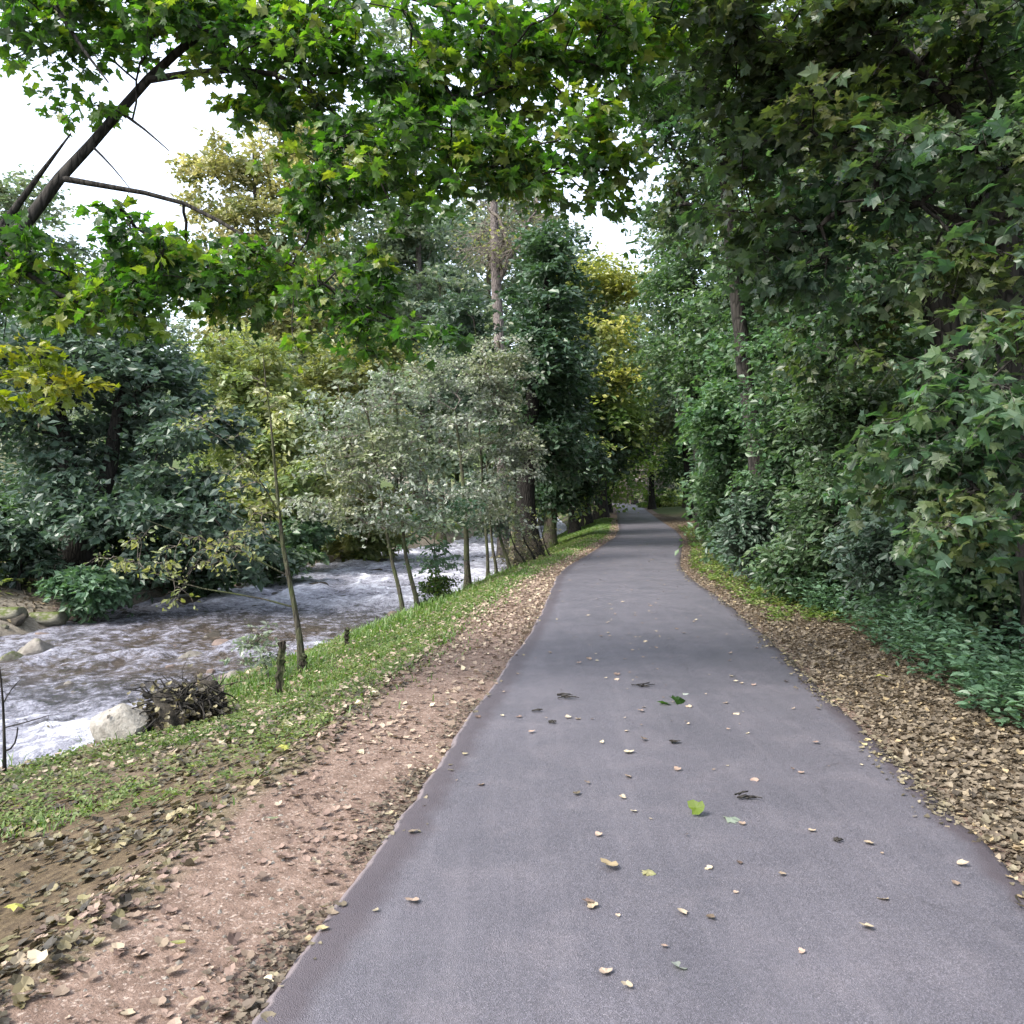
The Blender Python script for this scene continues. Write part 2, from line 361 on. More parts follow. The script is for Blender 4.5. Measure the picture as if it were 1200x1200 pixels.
    if leaves:
        ti = rs.randint(0, nt_, leaves); u = rs.rand(leaves, 1)**.7
        P = np.where(u < .55, ts[ti]+(tm[ti]-ts[ti])*(u/.55), tm[ti]+(te[ti]-tm[ti])*((u-.55)/.45))
        side = np.sign(rs.rand(leaves, 1)-.5); tdd = unit(te[ti]-ts[ti]); perp = unit(np.cross(tdd, np.array([0, 0, 1.])))*side
        Dr = unit(perp*.9+tdd*.6+rs.randn(leaves, 3)*.35+np.array([0, 0, -.3])); S = leaf*(.4+.95*rs.rand(leaves))
        P = P+perp*crad*.16*rs.rand(leaves, 1)+rs.randn(leaves, 3)*np.array([1, 1, .6])*crad*.1
        Nr = np.array([[0, 0, up*.85]])+rs.randn(leaves, 3)*.55+out[ti]*.15
        # leaves of one spray share a tone
        v = np.clip(.5+.28*rs.randn(nclust)[ti//twigs]+.2*rs.randn(leaves), 0, 1)
        clear = ~((np.abs(P[:, 0]-PC(P[:, 1])) < 1.35) & (P[:, 2] < 2.6) & (P[:, 1] < 60))      # the path is kept clear
        P = P-base
        keep = clear.copy()
        if pick:
            W = P+base; D = W[:, 1]; sx = W[:, 0]/np.maximum(D, .1); sz = (W[:, 2]-CAMZ)/np.maximum(D, .1)
            vis = (D > 1) & (np.abs(sx) < .6) & (np.abs(sz) < .6)
            order = np.argsort(np.where(vis & clear, D/S, 1e9))[:pick]; keep[order] = False
            vm = [mesh_np('leaf', tpl[0], tris=tpl[1], mat=M[mat], attrs={'v': np.full(len(tpl[0]), k/7.)}) for k in range(8)]
            nn = unit(Nr); X = unit(np.cross(Dr, nn)); Y = unit(np.cross(nn, X))
            for i in order:
                o = put('leaf', vm[int(v[i]*7.99)], root); s = S[i]
                o.matrix_basis = Matrix(((X[i, 0]*s, Y[i, 0]*s, nn[i, 0]*s, P[i, 0]), (X[i, 1]*s, Y[i, 1]*s, nn[i, 1]*s, P[i, 1]), (X[i, 2]*s, Y[i, 2]*s, nn[i, 2]*s, P[i, 2]), (0, 0, 0, 1)))
        put(crown_name, leaves_mesh(crown_name, tpl, P[keep], Dr[keep], Nr[keep], S[keep], v[keep], M[mat]), root, kind='stuff')
    return root
def copy_tree(root, loc, rz, s, label=None, group=None):
    r = root.copy(); C.objects.link(r); r.location = loc; r.rotation_euler = (0, 0, rz); r.scale = (s, s, s)
    if label: r['label'] = label
    if group: r['group'] = group
    for ch in root.children:
        c = ch.copy(); C.objects.link(c); c.parent = r
    return r
def LB(px, py, D, rpx, rpy, dep): p = at(px, py, D); return (p[0], p[1], p[2], rpx/1000*D, dep, rpy/1000*D)
def TP(px, py, D, r): p = at(px, py, D); return (p[0], p[1], p[2], r)
def GB(x, y, r): return (x, y, float(H(x, y)), r)

# ================================================================== GROUND
m = Mat('earth_and_verge'); pz = m.pos()
soil = m.ramp(m.noise(pz, 7, 8, .65), [(.28, (.09, .06, .047)), (.5, (.15, .105, .083)), (.72, (.22, .16, .13))])
soil = m.mix(m.ramp(m.noise(pz, 60, 3), [(.55, 0.), (.72, 1.)]), soil, (.33, .27, .23))
soil = m.mix(m.ramp(m.noise(pz, 28, 4), [(.3, 1.), (.42, 0.)]), soil, (.08, .055, .04))
turf = m.ramp(m.noise(pz, 12, 6, .7), [(.3, (.03, .045, .012)), (.55, (.06, .085, .02)), (.75, (.10, .10, .04))])
mould = m.ramp(m.noise(pz, 16, 8, .7), [(.3, (.03, .022, .014)), (.5, (.075, .055, .033)), (.7, (.14, .11, .065))])
grav = m.ramp(m.noise(pz, 14, 8, .7), [(.3, (.07, .06, .045)), (.5, (.17, .15, .12)), (.72, (.3, .27, .22))])
c = m.mix(m.attr('grass'), soil, turf); c = m.mix(m.attr('mould'), c, mould); c = m.mix(m.attr('gravel'), c, grav)
fld = m.ramp(m.noise(pz, .4, 5), [(.3, (.16, .17, .06)), (.7, (.3, .24, .14))])
c = m.mix(m.attr('field'), c, fld)
m.base(c, .92, .2); m.bump(m.math('ADD', m.noise(pz, 22, 8, .7), m.math('MULTIPLY', m.noise(pz, 90, 2), .4)), .7, .03); M['ground'] = m.m
def nonuni(parts):
    o = []
    for a, b, s0, s1 in parts:
        x = a
        while x < b-1e-6:
            o.append(x); t = (x-a)/(b-a); x += s0+(s1-s0)*t
    o.append(parts[-1][1]); return np.array(o)
yy = nonuni([(-30, 0, 2, .4), (0, 2, .3, .1), (2, 14, .1, .14), (14, 45, .16, .7), (45, 140, .7, 4), (140, 900, 6, 80)])
uu = np.concatenate([-nonuni([(1.3, 9, .1, .15), (9, 18, .15, .5), (18, 60, .6, 4), (60, 800, 6, 90)])[::-1], [-1.0, -.5, 0, .5, 1.0], nonuni([(1.3, 4.5, .08, .12), (4.5, 14, .15, .7), (14, 60, .8, 4), (60, 800, 6, 90)])])
X = PC(yy)[:, None]+uu[None]; X = np.where(yy[:, None] > 140, uu[None]+PC(140.), X); Y = np.repeat(yy[:, None], len(uu), 1)
Z = H(X, Y); ny, nu = X.shape
idx = np.arange(ny*nu).reshape(ny, nu); Q = np.stack([idx[:-1, :-1], idx[:-1, 1:], idx[1:, 1:], idx[1:, :-1]], -1).reshape(-1, 4)
off = PC(Y)-HW-X; v_ = X-PC(Y)-HW; ns = fbm(X*1.6, Y*1.6, 21)
dw = np.interp(Y, [2, 5, 8, 14, 20, 60], [.75, .95, .95, .8, .5, .4])
GR = sstep(-.12, .18, off-dw+(ns-.5)*.5)*(X > NB(Y)-.1)
near_m = sstep(6.8, 4.8, Y+(ns-.5)*2.5-.15*off)*sstep(0, .5, off-dw+(ns-.5)*.6+.1)
grass_a = np.clip(GR*(1-near_m)*(.35+.65*sstep(.35, .6, fbm(X*1.3, Y*1.3, 51))), 0, 1); ff = FB(Y)-X; grass_a = np.where(ff > 3, .7, grass_a); grass_a = np.where((v_ > .6) & (Y > 50), sstep(50, 75, Y), grass_a); grass_a = np.where(Y > 126, 1, grass_a)
mould_a = np.maximum(near_m, sstep(.0, .2, v_)*.9*sstep(75, 50, Y))
gravel_a = np.maximum(sstep(.1, .45, NB(Y)-X)*(ff < 0), sstep(-1, 0, ff)*sstep(4, 2, ff+(ns-.5)*2)) 
field_a = sstep(16, 22, ff)*sstep(50, 34, ff)*sstep(34, 28, Y)
me = mesh_np('ground', np.stack([X, Y, Z], -1).reshape(-1, 3), quads=Q, mat=M['ground'], attrs={'grass': grass_a.ravel(), 'mould': mould_a.ravel(), 'gravel': gravel_a.ravel(), 'field': field_a.ravel()}, smooth=True)
put('ground', me, kind='structure')

# ------------------------------------------------------------------ asphalt path: a slab with ragged, slightly rounded edges
m = Mat('worn_asphalt'); pz = m.pos()
c = m.ramp(m.noise(pz, 1.1, 5, .6), [(.3, (.066, .064, .077)), (.7, (.09, .085, .1))])
c = m.mix(m.ramp(m.noise(pz, 2.6, 6, .7), [(.5, 0.), (.75, .4)]), c, (.14, .125, .137))
c = m.mix(m.ramp(m.noise(m.pos((1, .25, 1)), 9, 5, .7), [(.5, 0.), (.8, .35)]), c, (.065, .06, .072))
sp = m.n('TexVoronoi'); sp.inputs['Scale'].default_value = 230; m.l(pz, sp.inputs['Vector'])
c = m.mix(.6, c, m.ramp(sp.outputs['Color'], [(.1, .4), (.55, 1.), (.9, 2.)]), 'MULTIPLY')
ck = m.n('TexVoronoi', feature='DISTANCE_TO_EDGE'); ck.inputs['Scale'].default_value = .55
cv = m.n('Mix', data_type='RGBA'); cv.inputs[0].default_value = .12; m.l(pz, cv.inputs[6]); m.l(m.noise(pz, 3.5, 6, .6, True), cv.inputs[7]); m.l(cv.outputs[2], ck.inputs['Vector'])
c = m.mix(m.math('MULTIPLY', m.ramp(ck.outputs[0], [(0, 1.), (.006, 0.)]), m.ramp(m.noise(pz, .7, 2), [(.55, 0.), (.66, .55)])), c, (.03, .027, .03))
st_ = m.noise(m.pos((7, .35, 1)), 1.6, 5, .6); c = m.mix(m.ramp(st_, [(.5, 0.), (.72, .3)]), c, (.13, .122, .138))
c = m.mix(m.ramp(m.noise(pz, 210, 2), [(.66, 0.), (.72, .8)]), c, (.34, .32, .34))
ed = m.attr('edge'); en = m.math('ADD', ed, m.math('MULTIPLY', m.noise(pz, 6, 5), .5))
c = m.mix(m.ramp(en, [(.72, 0.), (1.0, .85)]), c, (.055, .045, .052))
c = m.mix(m.ramp(en, [(1.18, 0.), (1.3, .9)]) if False else m.ramp(m.attr('lip'), [(.4, 0.), (.8, .8)]), c, (.16, .135, .14))
m.base(c, m.ramp(m.noise(pz, 1.3, 4), [(.3, .4), (.7, .58)]), .5)
m.bump(m.math('ADD', sp.outputs['Distance'], m.math('MULTIPLY', m.noise(pz, 25, 6), 1.4)), .55, .006); M['asphalt'] = m.m
py_ = nonuni([(-6, 2, .5, .1), (2, 8, .025, .05), (8, 14, .05, .1), (14, 60, .12, .8), (60, 127, .9, 2)])
prof = [(-1.01, -.05, 1, 1), (-.995, -.02, 1, 1), (-.985, .0, 1, .9), (-.972, .012, 1, .8), (-.96, .017, 1, .2), (-.92, .02, .85, 0), (-.84, .02, .5, 0), (-.7, .022, 0, 0), (-.45, .026, 0, 0), (-.2, .03, 0, 0), (.1, .032, 0, 0), (.4, .028, 0, 0), (.7, .022, 0, 0), (.84, .02, .3, 0), (.92, .018, .7, 0), (.96, .016, .9, 0), (.985, .006, 1, 0), (1., -.05, 1, 0)]
pv = []; pe = []; pli = []
for y in py_:
    c0 = float(PC(y)); z0 = float(PZ(y)); jl = .05*(float(fbm(y*1.7, 0, 31))-.5)+.045*(float(fbm(y*3.1+3*float(vn(y*.8, 2, 5)), 0, 32, 4))-.5)+.012*(float(vn(y*21, 0, 35))-.5); jr = .04*(float(fbm(y*1.3, 5, 33))-.5)+.05*(float(fbm(y*3.7, 5, 34, 4))-.5)+.012*(float(vn(y*21, 0, 36))-.5)
    for u, z, e, l in prof:
        x = c0+u*HW+(jl if u < -.95 else jl*.5 if u < -.9 else 0)+(jr if u > .8 else 0)
        pv.append((x, y, z0+z-.012)); pe.append(e); pli.append(l)
k = len(prof); idx = np.arange(len(pv)).reshape(-1, k); Q = np.stack([idx[:-1, :-1], idx[:-1, 1:], idx[1:, 1:], idx[1:, :-1]], -1).reshape(-1, 4)
put('path', mesh_np('path', pv, quads=Q, mat=M['asphalt'], attrs={'edge': pe, 'lip': pli}, smooth=True), kind='structure')
def PZS(x, y):                          # height of the asphalt surface
    u = abs(x-PC(y))/HW; return PZ(y)+np.interp(u, [0, .4, .85, 1], [.02, .016, .008, .0])

# ------------------------------------------------------------------ river
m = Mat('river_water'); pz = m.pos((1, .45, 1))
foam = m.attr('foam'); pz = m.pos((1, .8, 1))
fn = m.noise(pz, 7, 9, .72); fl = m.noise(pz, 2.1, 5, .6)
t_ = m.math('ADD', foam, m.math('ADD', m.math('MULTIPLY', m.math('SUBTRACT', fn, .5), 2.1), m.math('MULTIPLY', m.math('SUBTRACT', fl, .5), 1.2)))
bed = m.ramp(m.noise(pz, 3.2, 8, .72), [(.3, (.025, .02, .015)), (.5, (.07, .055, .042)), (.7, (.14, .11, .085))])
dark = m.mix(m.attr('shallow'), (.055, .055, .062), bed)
m.base(m.mix(m.ramp(t_, [(.78, 0.), (1.0, 1.)]), m.mix(m.ramp(t_, [(.22, 0.), (.62, .9)]), dark, (.35, .355, .43)), (.66, .68, .76)), m.ramp(t_, [(.3, .08), (.9, .5)]), .5); m.p.inputs['IOR'].default_value = 1.33  # lavender paints the reflected sky into the colour; the white is foam
w1 = m.noise(m.pos((1, .35, 1)), 8, 5, .65); w2 = m.noise(m.pos((1, .45, 1)), 26, 5, .65)
m.bump(m.math('ADD', m.math('ADD', w1, m.math('MULTIPLY', w2, .6)), m.math('MULTIPLY', fn, .8)), 1., .14); M['water'] = m.m
wy = nonuni([(-4, 5, .4, .12), (5, 25, .07, .14), (25, 60, .16, .6), (60, 125, .7, 3)]); wt = np.linspace(0, 1, 96)
Nn = NB(wy)+.35; Ff = FB(wy)-.5
X = Nn[:, None]+(Ff-Nn)[:, None]*wt[None]; Y = np.repeat(wy[:, None], len(wt), 1)
r1 = np.abs(fbm(X*1.1+Y*.15, Y*.42, 41)-.5)*2; r2 = fbm(X*3.2, Y*1.1, 44); r3 = fbm(X*8, Y*3, 45)
rap = np.clip(.18+sstep(17, 24, Y)*.95+sstep(11.5, 9, Y+.35*(X+5))*.75+np.exp(-((Y-14.2-(X+6)*.3)/.9)**2)*.5+.35*fbm(X*.35, Y*.25, 47), 0, 1)
rs0 = .02+.09*rap
Z = WZ+rs0*((1-r1)**2*1.3+(r2-.5)*1.2+(r3-.5)*.5)
shal0 = sstep(10, 12, Y)*sstep(22, 17, Y)*sstep(.5, .25, np.abs(wt[None]-.42)*np.ones_like(Y))
foam_sheen_a = np.clip(.33-.2*shal0+rap*(.22+.4*(1-r1)**3+.5*(r2-.45)), 0, .95)
shal = sstep(11, 13, Y)*sstep(20, 16, Y)*sstep(.5, .2, np.abs(wt[None]-.42)*np.ones_like(Y)); shal = np.maximum(shal, sstep(.75, 1, np.repeat(wt[None], len(wy), 0)))
idx = np.arange(X.size).reshape(X.shape); Q = np.stack([idx[:-1, :-1], idx[1:, :-1], idx[1:, 1:], idx[:-1, 1:]], -1).reshape(-1, 4)
put('river', mesh_np('river', np.stack([X, Y, Z], -1).reshape(-1, 3), quads=Q, mat=M['water'], attrs={'foam': foam_sheen_a.ravel(), 'shallow': shal.ravel()}, smooth=True), kind='structure')

# ------------------------------------------------------------------ rocks
def rockmat(name, a, b, moss, mc=(.07, .09, .02)):
    m = Mat(name); v = m.pos(); n1 = m.noise(v, 3, 8, .7)
    c = m.ramp(n1, [(.3, a), (.7, b)]); g = m.n('NewGeometry'); sx = m.n('SeparateXYZ'); m.l(g.outputs['Normal'], sx.inputs[0])
    c = m.mix(m.ramp(m.math('ADD', m.math('MULTIPLY', sx.outputs[2], moss), m.math('MULTIPLY', m.noise(v, 5, 5), 1.)), [(.75, 0.), (.95, 1.)]), c, mc)
    m.base(c, .8, .3); m.bump(m.noise(v, 8, 8, .7), .8, .05); return m.m
M['rock_pale'] = rockmat('pale_rock', (.10, .09, .078), (.27, .25, .22), .25)
M['rock_pink'] = rockmat('pinkish_rock', (.10, .077, .065), (.24, .185, .16), .1)
M['rock_wet'] = rockmat('wet_dark_rock', (.02, .018, .015), (.07, .06, .045), .15)
M['rock_moss'] = rockmat('mossy_rock', (.09, .085, .06), (.24, .23, .18), .5)
def rock_mesh(name, seed, mat, cuts=5, n=3, rough=.16):
    rs = np.random.RandomState(seed); bm = bmesh.new(); bmesh.ops.create_icosphere(bm, subdivisions=n, radius=1)
    for v in bm.verts:
        p = np.array(v.co); v.co = Vector(p*(1+rough*(fbm(p[0]*1.7+p[2], p[1]*1.7-p[2], seed)-.5)*2))
    for _ in range(cuts):
        d = unit(rs.randn(3)); d[2] = abs(d[2])*1.1; d = unit(d); k = .45+.3*rs.rand()
        for v in bm.verts:
            t = float(np.dot(np.array(v.co), d))
            if t > k: v.co = Vector(np.array(v.co)-d*(t-k)*.93)
    for v in bm.verts:
        p = np.array(v.co); v.co = Vector(p*(1+(.05+rough*.25)*(fbm(p[0]*6+p[2]*3, p[1]*6, seed+2)-.5)))
    me = bpy.data.meshes.new(name); bm.to_mesh(me); bm.free(); me.materials.append(M[mat])
    for p in me.polygons: p.use_smooth = True
    return me
def rock(x, y, z, sx, sy, sz, mesh, label, group=None, rz=0, tilt=0):
    o = put('rock', mesh, None, label, 'rock', group, loc=(x, y, z)); o.scale = (sx, sy, sz); o.rotation_euler = (tilt, tilt*.6, rz); return o
RK = {k: [rock_mesh('rock', 11*i+j, k, 4+i, 3) for i in range(3)] for j, k in enumerate(('rock_pale', 'rock_pink', 'rock_wet', 'rock_moss'))}
M['rock_boulder'] = rockmat('chalky_boulder', (.2, .185, .16), (.42, .4, .36), .05)
big = rock_mesh('rock', 77, 'rock_boulder', 9, 4, .08)
for q_ in big.polygons: q_.use_smooth = False
p = gp(152, 872, -.85); rock(p[0]-.1, p[1]-.02, -.63, .27, .25, .27, big, 'large angular pale boulder at the water edge beside the root clump', rz=.5, tilt=.2)
p = gp(88, 893, -.9); rock(p[0], p[1]+.05, -.93, .24, .16, .17, RK['rock_moss'][0], 'flat moss-edged stone at the waterline left of the pale boulder', rz=.6, tilt=.5)
p = gp(112, 890, -.85); rock(p[0], p[1], -.9, .16, .2, .16, RK['rock_moss'][1], 'tilted mossy stone leaning between the bank and the pale boulder', rz=-.5, tilt=.6)
p = gp(20, 914, -.8); rock(p[0], p[1]-.1, -.8, .2, .15, .09, RK['rock_moss'][2], 'low pale stone half buried in the bank at the left edge')
p = gp(42, 768, WZ); rock(p[0], p[1], WZ+.1, .42, .3, .27, RK['rock_pale'][1], 'big grey boulder standing in the river near the left edge', rz=.3)
p = gp(10, 775, WZ); rock(p[0], p[1], WZ+.03, .24, .2, .15, RK['rock_moss'][2], 'greenish stone in the river just left of the big grey boulder', rz=1)
p = gp(371, 689, WZ); rock(p[0], p[1], WZ+.03, .36, .3, .2, RK['rock_wet'][0], 'dark wet rock alone in the middle of the river')
p = gp(222, 707, WZ); rock(p[0], p[1], WZ+.03, .5, .35, .17, RK['rock_wet'][1], 'flat dark rock at the far bank under the overhanging bush', rz=.4)
p = gp(259, 757, WZ); rock(p[0], p[1], WZ+.02, .19, .16, .13, RK['rock_pink'][0], 'rounded pinkish stone in the shallows behind the leafy sprig')
p = gp(222, 772, WZ); rock(p[0], p[1], WZ+.01, .24, .18, .12, RK['rock_pale'][2], 'white-grey stone breaking the shallow water left of the pinkish stone', rz=.7)
p = gp(275, 797, -.98); rock(p[0], p[1], -.97, .17, .14, .12, RK['rock_pale'][0], 'pale round stone at the near waterline left of the taller post', rz=.2)
p = gp(303, 790, -.98); rock(p[0], p[1]+.2, -.98, .26, .14, .08, RK['rock_pale'][2], 'long flat whitish stone at the near waterline behind the taller post', rz=.2)
p = gp(462, 722, -.98); rock(p[0], p[1], -.98, .2, .2, .13, RK['rock_pink'][1], 'pinkish bank stone at the foot of the two nearest saplings', rz=.2)
rs = np.random.RandomState(3)
def many(n, fx, smin, smax, kinds, label, group, dz=0):
    for i in range(n):
        x, y = fx(i); s = smin+(smax-smin)*rs.rand()**2; k = kinds[rs.randint(len(kinds))]
        rock(x, y, (WZ if dz is None else max(float(H(x, y)), WZ-.02))+s*.15, s*(1+.4*rs.rand()), s*(.8+.4*rs.rand()), s*(.5+.3*rs.rand()), RK[k][rs.randint(3)], label, group, rs.rand()*6, rs.randn()*.15)
def f1(i): y = 8.8+rs.rand()**1.3*16; return float(NB(y))-.1-.35*rs.rand(), y
many(70, f1, .06, .2, ['rock_pale', 'rock_pink', 'rock_pale', 'rock_moss'], 'small stone along the near waterline of the river', 'small stones along the near waterline')
def f2(i): y = 13+rs.rand()*22; return float(FB(y))+.5-1.3*rs.rand(), y
many(60, f2, .06, .24, ['rock_pale', 'rock_wet', 'rock_pink', 'rock_moss'], 'small stone along the far edge of the river', 'small stones along the far edge of the river')
def f3(i): y = 11+rs.rand()*6; return float(NB(y))-.4-2.9*rs.rand(), y
many(46, f3, .04, .13, ['rock_pink', 'rock_wet', 'rock_pale', 'rock_wet', 'rock_wet'], 'stone poking out of the brown shallows of the river', 'stones in the shallows', None)
def f4(i): y = 19+rs.rand()*26; t = .15+.7*rs.rand(); return float(NB(y))*t+float(FB(y))*(1-t), y
many(16, f4, .12, .28, ['rock_wet'], 'dark wet stone in the upstream rapids', 'dark stones in the upstream rapids', None)

# ================================================================== TREES
nclu = 1
# --- the maple on the near bank, whose boughs hang over the view from the left
mt = [[GB(-5.9, 5.6, .2), (-5.6, 5.9, .8, .17), (-5.0, 6.4, 2.2, .13), TP(-60, 380, 6.7, .07), TP(0, 308, 6.8, .054), TP(95, 202, 7, .042), TP(190, 95, 7.2, .034), TP(300, 0, 7.4, .034), TP(430, -120, 7.6, .03)],
      [TP(-60, 378, 6.7, .05), TP(0, 272, 6.6, .036), TP(36, 228, 6.6, .026), TP(66, 192, 6.6, .015), TP(88, 160, 6.6, .006)], [TP(140, 155, 7.1, .015), TP(158, 152, 7, .011), TP(180, 165, 6.9, .008), TP(200, 182, 6.8, .004)], [TP(118, 178, 7.1, .011), TP(138, 200, 7, .006), TP(156, 224, 6.9, .003)],
      [TP(66, 212, 6.9, .028), TP(110, 222, 6.9, .022), TP(175, 228, 6.9, .018), TP(235, 236, 6.9, .017), TP(262, 268, 6.8, .015), TP(330, 305, 6.7, .012), TP(420, 360, 6.6, .009), TP(520, 400, 6.5, .005)],
      [TP(200, 85, 7.2, .03), TP(330, 72, 7, .022), TP(400, 125, 6.8, .016), TP(440, 190, 6.7, .01), TP(470, 260, 6.6, .005)],
      [TP(330, -20, 7.4, .035), TP(470, -5, 6.9, .026), TP(560, 28, 6.6, .02), TP(630, 78, 6.4, .014), TP(690, 150, 6.3, .007)],
      [TP(460, -5, 6.9, .02), TP(490, 70, 6.7, .015), TP(540, 130, 6.5, .01), TP(590, 200, 6.4, .005)],
      [TP(0, 305, 6.7, .03), TP(35, 345, 6.5, .022), TP(90, 360, 6.5, .014), TP(150, 375, 6.5, .006)],
      [TP(40, -60, 6.9, .03), TP(60, 0, 6.8, .022), TP(95, 60, 6.7, .015), TP(130, 100, 6.6, .006)],
      [TP(300, 0, 7.4, .04), TP(120, -80, 7.2, .035), TP(40, -60, 6.9, .03)],
      [TP(420, -120, 7.6, .04), TP(620, -110, 7, .03), TP(760, -20, 6.6, .02), TP(850, 40, 6.6, .008)]]
lob = [LB(50, 20, 6.6, 95, 50, .6), LB(180, 0, 7, 120, 62, .7), LB(160, 60, 7, 70, 28, .4), LB(320, 45, 7, 105, 75, .8), LB(440, 80, 6.7, 95, 85, .8), LB(560, 50, 6.6, 110, 80, .8),
       LB(680, 60, 6.4, 100, 80, .8), LB(400, 170, 6.7, 60, 60, .5), LB(475, 200, 6.5, 80, 65, .5), LB(590, 175, 6.4, 80, 60, .6), LB(690, 180, 6.3, 55, 55, .5),
       LB(60, 330, 6.8, 85, 42, .5), LB(160, 300, 6.9, 80, 42, .5), LB(235, 320, 6.9, 60, 50, .4), LB(180, 365, 6.8, 50, 28, .4), LB(320, 330, 6.7, 70, 42, .4),
       LB(400, 380, 6.6, 75, 45, .4), LB(485, 405, 6.5, 55, 38, .3), LB(270, 260, 6.9, 45, 22, .3), LB(175, 165, 6.8, 24, 20, .2), LB(760, 20, 6.5, 70, 50, .6), LB(620, 210, 6.5, 60, 32, .4), LB(715, 225, 6.4, 26, 26, .3), LB(30, 290, 6.7, 50, 25, .3), LB(120, 5, 7.2, 140, 36, .6), LB(90, 350, 6.6, 90, 30, .4), LB(130, 320, 7.2, 90, 40, .4), LB(290, 110, 7, 50, 45, .4), LB(385, 235, 6.7, 55, 45, .4), LB(270, 330, 7, 60, 40, .4), LB(420, 330, 6.7, 60, 40, .4), LB(30, 60, 7, 60, 50, .5), LB(520, 130, 6.8, 70, 60, .5), LB(90, 120, 6.8, 40, 22, .2), LB(360, 120, 6.9, 60, 30, .4)]
tree('maple_tree', 'bright green maple leaning in from the left, boughs hanging over river and path', 'tree', mt, lob, 420, 16800, .099, TM, 'maple', 'bark_dark', .3, .0045, 11, 5, True, pick=300, up=.9, flat=.6, branch_bark='bark_dark', pend=.3, start=.55, limbs=True)
# --- a low yellowing spray at the left edge, on its own young maple
tree('maple_sapling', 'young maple with yellow-green leaves reaching in low at the left edge', 'tree', [[GB(-5.3, 5.2, .05), (-4.9, 5.4, .8, .04), TP(-110, 480, 5.8, .025), TP(-20, 440, 6, .012), TP(60, 435, 6, .006)]],
     [LB(20, 425, 6, 50, 22, .3), LB(75, 455, 6, 40, 22, .25), LB(10, 470, 6, 35, 12, .2), LB(-60, 440, 6, 60, 40, .3)], 34, 520, .09, TM, 'maple_yellow', 'bark_young', .18, .003, 12, 4, True, start=.6)

# --- far bank, left
tree('broadleaf_tree', 'big dark green tree with a twin trunk standing on the far bank at the left', 'tree',
     [[GB(-10.4, 20.2, .42), TP(92, 620, 20.2, .3), TP(84, 560, 20, .22), TP(70, 470, 20, .12), TP(60, 400, 20, .05)], [TP(95, 640, 20.2, .25), TP(128, 570, 20.3, .2), TP(140, 480, 20.3, .13), TP(150, 400, 20.2, .05)]],
     [LB(50, 420, 20, 85, 45, 2.2), LB(160, 430, 20, 75, 52, 2.2), LB(225, 500, 19.6, 45, 50, 1.6), LB(30, 480, 19, 70, 28, 1.5), LB(215, 590, 19, 65, 50, 1.6), LB(140, 520, 21, 60, 50, 1.2), LB(270, 640, 19, 50, 28, 1.2), LB(190, 655, 18.6, 50, 22, .8), LB(60, 530, 20.5, 50, 22, 1), LB(75, 560, 18.8, 34, 30, .7), LB(120, 600, 18.6, 34, 34, .7)],
     220, 42000, .17, TQ, 'bluegreen', 'bark_dark', .75, .012, 21, 6, up=.9, start=.25)
for i, (px, py, D, rx, ry, mt_, lb) in enumerate([
    (20, 640, 18.5, 55, 42, 'bluegreen', 'blue-green bramble bush at the left edge on the far bank'),
    (105, 690, 17.8, 40, 18, 'nettle', 'low fresh green bush on the far bank in front of the twin trunk'),
    (10, 606, 24, 60, 14, 'hazel', 'hedge bush behind the far bank at the left edge'),
    (75, 625, 21, 40, 28, 'bluegreen', 'dark bush behind the bramble left of the twin trunk'),
    (165, 625, 22.5, 40, 45, 'dark', 'dark bush filling the hollow right of the twin trunk'),
    (235, 655, 22.5, 60, 36, 'dark', 'dark overhanging bush above the flat dark rock'),
    (310, 650, 25.5, 50, 26, 'hazel', 'mid green bank bush right of the dark hollow'),
    (345, 620, 29, 50, 22, 'nettle', 'fresh green low bush on the far bank behind the lone sapling'),
    (420, 625, 36, 50, 30, 'olive', 'pale olive bush on the far bank behind the silvery saplings'),
    (255, 605, 28, 60, 28, 'olive', 'pale olive bush behind the dark bush, left of the olive trees'),]):
    c0 = at(px, py, D); tree('bush', lb, 'bush', [[GB(c0[0], c0[1], .05), (c0[0]+.1, c0[1], c0[2], .02)]], [LB(px, py, D, rx, ry, rx/1000*D*.9)], 40, 8000, .13*D/20+.02, TQ, mt_, 'bark_dark', .4*D/18, .008, 30+i, 5, trunk_name='stem', start=.1)
# mossy ledges on the far bank
tree('willow_tree', 'olive-yellow leaved willow on the far bank, left one of the pair behind the lone sapling', 'tree', [[GB(-9.8, 30, .16), TP(290, 560, 30, .12), TP(300, 470, 30, .06), TP(305, 400, 30, .03)]],
     [LB(290, 430, 30, 55, 42, 2), LB(320, 480, 29.5, 60, 50, 2), LB(275, 510, 30, 45, 40, 1.6), LB(340, 560, 29, 55, 40, 1.6), LB(300, 600, 29, 50, 22, 1.2)], 170, 30000, .18, TQ, 'olive', 'bark', .9, .012, 41, 6, pend=.5)
tree('willow_tree', 'pale olive willow on the far bank, right one of the pair nearer the rapids', 'tree', [[GB(-7.9, 34, .16), TP(385, 560, 34, .12), TP(395, 470, 34, .06), TP(400, 410, 34, .03)]],
     [LB(385, 450, 34, 60, 50, 2.2), LB(420, 510, 34, 60, 50, 2.2), LB(375, 570, 33, 55, 42, 2), LB(430, 590, 34, 50, 30, 1.6), LB(440, 430, 36, 50, 40, 1.6)], 170, 30000, .19, TQ, 'olive', 'bark', .9, .012, 42, 6, pend=.5)
